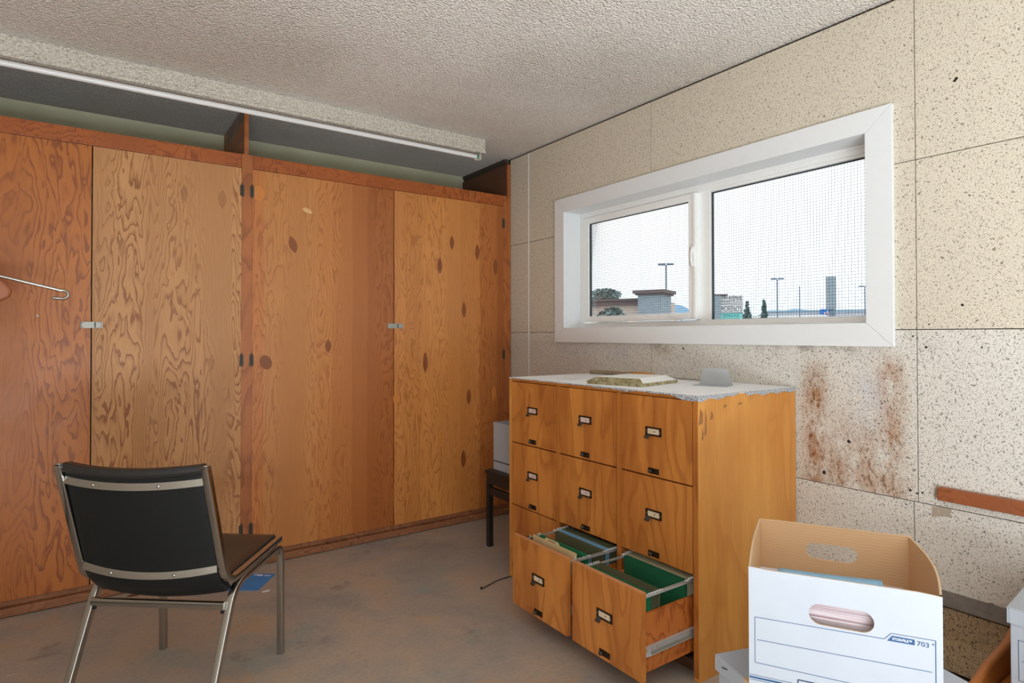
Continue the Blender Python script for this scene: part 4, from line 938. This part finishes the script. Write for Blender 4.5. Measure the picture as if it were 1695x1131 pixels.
def ln3(a0, c0, a1, c1, w=.0012):
    d = Vector((a1-a0, c1-c0)); n_ = Vector((-d.y, d.x)).normalized()*w/2
    m.prism([fr3(a0+n_.x, .0058, c0+n_.y), fr3(a1+n_.x, .0058, c1+n_.y), fr3(a1-n_.x, .0058, c1-n_.y), fr3(a0-n_.x, .0058, c0-n_.y)], fr3.v*-.0003)
ln3(.022, .452, .022, .352); ln3(.022, .452, .31, .452); ln3(.022, .352, .31, .352); ln3(.028, .402, .30, .402)
m.build('print', 'navy_ink', rb2)
# wooden rail on the wall
rl = MB(); a, b = wp(1557, 805), wp(1557, 826); rl.box(-.024, -.0005, -3.60, a.y+.002, b.z-.001, a.z); o = rl.build('wood_rail', 'brown_wood', loc=(-.012, -3.05, .68), bevel=.002); tag(o, 'brown wooden rail fixed flat on the right wall above the boxes', 'rail')

# ------------------------------------------------------------------ outdoors, beyond the window
def OP(px, py, D): return CP+(F_+R_*((px-847.5)/FPX)-U_*((py-565.5-SHY)/FPX))*D
fh = Vector((F_.x, F_.y, 0)).normalized(); rh = Vector((R_.x, R_.y, 0)).normalized()
GZ = -.13                                                    # ground level outside
class OF(Fr):
    def __init__(s, px, D, turn=0.):
        o = OP(px, 555, D); s.o = Vector((o.x, o.y, GZ)); d = (s.o-Vector((CP.x, CP.y, GZ))).normalized()
        s.v = Matrix.Rotation(turn, 3, 'Z') @ d; s.u = Vector((s.v.y, -s.v.x, 0)); s.D = D
def hgt(py, D, px): return OP(px, py, D).z-GZ
struct(MB().box(-900, 900, -900, 900, GZ-.2, GZ).build('parking_lot', 'o_asphalt'))
# retail building
f = OF(1080, 45, -.35); bd = thing('retail_building', 'tan shop building with brown cornice and grey corner tower, outside the left pane', 'building', f.o)
h1, h2 = hgt(493, 45, 1050), hgt(489, 45, 1080)
m = MB(); fbox(m, f, -26, -.9, .3, 8, 0, h1); m.build('wall', 'o_tan', bd)
m = MB(); fbox(m, f, -26.2, -.95, 0, 8, h1-.5, h1-.15); fbox(m, f, -26.3, -.95, -.2, 8.2, h1-.15, h1); m.build('cornice', 'o_cornice', bd)
m = MB(); fbox(m, f, -.9, .9, -.6, 1.6, 0, h2); m.build('tower', 'o_grey', bd)
m = MB(); fbox(m, f, -1.05, 1.05, -.75, 1.75, h2, h2+.12); fbox(m, f, -1.2, 1.2, -.9, 1.9, h2+.12, h2+.36); m.build('tower_cap', 'o_cornice', bd)
def foliage(t_, f, cx, cy, cz, rx, rz, n=260, leaf=.12, cone=False, name='foliage'):
    m = MB()
    for _ in range(n):
        if cone:
            k = random.random()**.7; r = rx*(k+.04)*random.uniform(.55, 1)*(1-.25*((k*6) % 1)); a = random.uniform(0, 2*pi); z = cz+rz*(1-k)
            p_ = f(cx+r*cos(a), cy+r*sin(a), z)
        else:
            while True:
                q_ = Vector((random.uniform(-1, 1), random.uniform(-1, 1), random.uniform(-1, 1)))
                if q_.length < 1: break
            p_ = f(cx+q_.x*rx, cy+q_.y*rx, cz+q_.z*rz)
        s_ = leaf*random.uniform(.6, 1.4); a = random.uniform(0, pi); b_ = random.uniform(-.7, .7)
        d1 = Vector((cos(a), sin(a), b_)).normalized()*s_; d2 = d1.cross(Vector((random.uniform(-1, 1), random.uniform(-1, 1), 1))).normalized()*s_*.6
        m.add([p_-d1, p_+d2, p_+d1, p_-d2], [(0, 1, 2, 3)])
    m.build(name, 'o_leaf', t_)
def tree(px, D, top, base, rx, kind, label, name):
    f = OF(px, D); t_ = thing(name, label, 'tree', f.o); ht = hgt(top, D, px); hb = max(.6, hgt(base, D, px))
    m = MB(); m.tube([f(0, 0, 0), f(0, 0, hb+(ht-hb)*.5)], .12 if kind else .16, n=8, up=(1, 0, 0)); m.build('trunk', 'o_bark', t_)
    if kind == 'cone': foliage(t_, f, 0, 0, hb*.35, rx, ht-hb*.35, 900, .28, True)
    else: foliage(t_, f, 0, 0, (ht+hb)/2, rx, (ht-hb)/2, 700, .22)
tree(1013, 36, 510, 545, .8, '', 'small leafy tree in front of the tan shop wall', 'leafy_tree')
tree(1000, 70, 478, 500, 2.0, '', 'round tree top showing above the tan shop roof', 'leafy_tree')
tree(1237, 95, 499, 560, 1.5, 'cone', 'broad conifer right of the shopping centre sign', 'conifer')
tree(1265, 95, 497, 560, 1.25, 'cone', 'slim conifer, second to the right of the shopping centre sign', 'conifer')
def lamp(px, D, top, heads, label):
    f = OF(px, D); t_ = thing('street_lamp', label, 'street lamp', f.o, 0, 'parking lot lamps'); h = hgt(top, D, px)
    MB().tube([f(0, 0, 0), f(0, 0, h)], .10, .10, n=8, up=(1, 0, 0)).build('pole', 'o_pole', t_)
    for a0, a1 in heads:
        m = MB(); fbox(m, f, a0, a1, -.25, .25, h, h+.22); m.build('lamp_head', 'o_pole', t_, bevel=.05)
lamp(1103, 74, 439, ((-.98, -.05), (.05, .92)), 'tall parking lot lamp standing behind the tan shop tower')
lamp(1287, 90, 463, ((-.90, -.05), (.05, .95)), 'parking lot lamp between the conifers and the tall grey pylon')
lamp(1432, 104, 475, ((-.9, -.05), (.05, .9)), 'parking lot lamp at the right end of the window view')
lamp(1166, 84, 486, ((.05, 1.3), (-1.2, -.05)), 'parking lot lamp showing over the left end of the shopping centre sign')
# pylon sign with panels
D = 60; f = OF(1192, D, .12); ps = thing('shopping_sign', 'shopping centre sign with stacked name panels beside a stone column, right pane', 'sign', f.o)
s1 = hgt(490, D, 1210); k = D/FPX
m = MB(); fbox(m, f, -1.25, .02, -.4, .5, 0, s1+.02); m.build('column', 'o_grey', ps)
m = MB(); fbox(m, f, -1.3, .7, -.45, .55, s1+.02, s1+.16); fbox(m, f, 2.05, 2.15, -.05, .15, 0, s1); m.build('cap', 'o_cornice', ps)
rows = [(0, 13.6, 'o_sign'), (14.6, 27.6, 'o_sign'), (28.6, 44, 'o_teal')]
ry = Matrix((( f.u.x, 0, -f.v.x, 0), (f.u.y, 0, -f.v.y, 0), (0, 1, 0, 0), (0, 0, 0, 1)))
lay = {0: [('7TH AVENUE', .58, 6.6, 'o_text', .004), ('MARKETPLACE', .30, 11.4, 'o_text', 0)], 1: [("MORENO'S", .80, 11.6, 'o_text', 0)], 2: [('SMOKE', .30, 5.6, 'o_tealtext', 0), ('MARKET', .36, 12.2, 'o_tealtext', 0)]}
for ri, (a, b, mt) in enumerate(rows):
    m = MB(); fbox(m, f, .03, 2.1, -.12, .12, s1-b*k, s1-a*k); po = m.build('panel', mt, ps)
    m = MB(); fbox(m, f, .02, 2.12, -.13, .12, s1-(b+1)*k, s1-b*k); m.build('divider', 'o_text', ps)
    for body, sz, dn, mt2, bold in lay[ri]:
        tm = text_mesh(body, sz, 'lettering', mt2, ps, Matrix.Identity(4), .005, 1., bold)
        xs_ = [v.co.x for v in tm.data.vertices]; wdt = max(xs_)-min(xs_); tgt = 1.92 if ri < 2 else 1.5
        mt_ = Matrix.Translation(f(.11 if ri < 2 else .30, -.13, s1-(a+dn)*k)-f.o) @ ry @ Matrix.Diagonal((tgt/wdt, 1, 1, 1)) @ Matrix.Translation((-min(xs_), 0, 0))
        tm.data.transform(mt_)
# tall grey pylon
D = 88; f = OF(1376, D, .5); tp = thing('grey_pylon', 'tall grey pylon sign seen edge-on above the far store', 'sign', f.o)
m = MB(); fbox(m, f, -.55, .55, -.4, .4, hgt(512, D, 1376), hgt(458, D, 1376)); m.build('cabinet', 'o_grey', tp)
m = MB(); fbox(m, f, -.1, .45, -.3, .3, 0, hgt(512, D, 1376)-.01); m.build('post', 'o_pole', tp)
# far store with a blue panel
D = 170; f = OF(1372, D, .15); st = thing('big_store', 'long pale blue-grey store with a blue star panel, far beyond the right pane', 'building', f.o)
hs = hgt(513, D, 1372)
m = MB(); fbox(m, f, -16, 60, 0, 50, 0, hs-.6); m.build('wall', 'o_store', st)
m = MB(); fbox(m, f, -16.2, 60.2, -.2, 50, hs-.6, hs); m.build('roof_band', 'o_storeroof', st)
m = MB(); fbox(m, f, -2.2, .9, -.35, -.05, hs-2.9, hs+.2); m.build('sign_panel', 'o_blue', st)
m = MB()
for i in range(6):
    a = pi/6+i*pi/3; ca, sa = cos(a), sin(a); ctr = (-.4, hs-1.3)
    pts = [(.25, -.13), (.95, -.17), (1.05, 0), (.95, .17), (.25, .13)]
    m.prism([f(ctr[0]+(p_[0]*ca-p_[1]*sa), -.42, ctr[1]+(p_[0]*sa+p_[1]*ca)) for p_ in pts], f.v*.06)
m.build('star_emblem', 'o_star', st)
D = 140; f = OF(1300, D, -.1); wb = thing('low_building', 'low white-roofed building far off between the conifers and the store', 'building', f.o)
m = MB(); fbox(m, f, -9, 8, 0, 20, 0, hgt(522, D, 1290)-.5); m.build('wall', 'o_store', wb); m = MB(); fbox(m, f, -9.3, 8.3, -.3, 20, hgt(522, D, 1290)-.5, hgt(522, D, 1290)); m.build('roof', 'o_white', wb)
tag(thing('utility_pole', 'thin utility pole right of the middle parking lot lamp', 'pole', OF(1324, 120).o)); up_ = bpy.data.objects['utility_pole']
MB().tube([OF(1324, 120)(0, 0, 0), OF(1324, 120)(0, 0, hgt(474, 120, 1324))], .11, n=8, up=(1, 0, 0)).build('post', 'o_pole', up_)
def hill(px0, px1, D, prof, name):
    m = MB(); n = 60; top = []; 
    for i in range(n+1):
        u = i/n; px = px0+(px1-px0)*u; py = prof(u)
        p_ = OP(px, 555, D); q_ = OP(px, py, D); dd = Vector((p_.x-CP.x, p_.y-CP.y, 0)).normalized()
        top.append((p_, q_, dd))
    vs = []
    for p_, q_, dd in top: vs += [Vector((p_.x, p_.y, GZ))-dd*D*.15, Vector((q_.x, q_.y, q_.z)), Vector((p_.x, p_.y, GZ))+dd*D*.2]
    m.add(vs, [(3*i+j, 3*i+3+j, 3*i+4+j, 3*i+1+j) for i in range(n) for j in range(2)], 0, True)
    o = m.build(name, 'o_hill'); tag(o, kind='structure')
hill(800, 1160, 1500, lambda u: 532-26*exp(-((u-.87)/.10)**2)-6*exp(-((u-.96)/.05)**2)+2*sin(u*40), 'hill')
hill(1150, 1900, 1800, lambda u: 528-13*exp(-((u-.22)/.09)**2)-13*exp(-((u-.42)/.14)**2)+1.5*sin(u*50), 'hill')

# ------------------------------------------------------------------ light: overcast sky through the windows, plus an added fill light
w = bpy.data.worlds.new('sky'); scene.world = w; w.use_nodes = True; nt = w.node_tree; bg = nt.nodes['Background']
tc = nt.nodes.new('ShaderNodeTexCoord'); sp = nt.nodes.new('ShaderNodeSeparateXYZ'); nt.links.new(tc.outputs['Generated'], sp.inputs[0])
rp = nt.nodes.new('ShaderNodeValToRGB'); nt.links.new(sp.outputs[2], rp.inputs[0]); r = rp.color_ramp
r.elements[0].position = 0.; r.elements[0].color = (.74, .87, .95, 1); r.elements[1].position = .55; r.elements[1].color = (1, 1, 1, 1)
e = r.elements.new(.07); e.color = (.93, .97, 1.0, 1); e = r.elements.new(.17); e.color = (1.0, 1.0, 1.0, 1)
nt.links.new(rp.outputs[0], bg.inputs[0]); bg.inputs[1].default_value = 3.1
def portal(name, loc, rot, sx, sy):
    l = bpy.data.lights.new(name, 'AREA'); l.shape = 'RECTANGLE'; l.size = sx; l.size_y = sy; l.cycles.is_portal = True
    o = bpy.data.objects.new(name, l); COL.objects.link(o); o.location = loc; o.rotation_euler = rot
portal('daylight_portal', (.19, -1.456, 1.6155), (0, radians(90), 0), .70, 1.74)
portal('daylight_portal', (.17, sum(W2)/2, 1.6155), (0, radians(90), 0), .71, 1.55)
portal('daylight_portal', (XL-.12, (LY0+LY1)/2, LZ1/2), (0, radians(-90), 0), LZ1, LY1-LY0)
portal('daylight_portal', ((RX0+RX1)/2, YR-.14, (RZ0+RZ1)/2), (radians(90), 0, 0), RX1-RX0, RZ1-RZ0)

def fill_light(name, loc, rot, sx, sy, power, col):
    l = bpy.data.lights.new(name, 'AREA'); l.shape = 'RECTANGLE'; l.size = sx; l.size_y = sy; l.energy = power; l.color = col
    o = bpy.data.objects.new(name, l); COL.objects.link(o); o.location = loc; o.rotation_euler = rot
fill_light('added_fill', (-2.35, -4.7, .35), (radians(171), 0, 0), 1.7, 1.6, 172, (.88, .95, 1.))  # unseen fill light added behind the camera to brighten the room

vs = scene.view_settings
vs.view_transform = 'Standard'; vs.look = 'None'; vs.gamma = 1; vs.use_curve_mapping = False; vs.exposure = 0
scene.cycles.max_bounces = 10; scene.cycles.diffuse_bounces = 6; scene.cycles.transparent_max_bounces = 12; scene.cycles.sample_clamp_indirect = 8
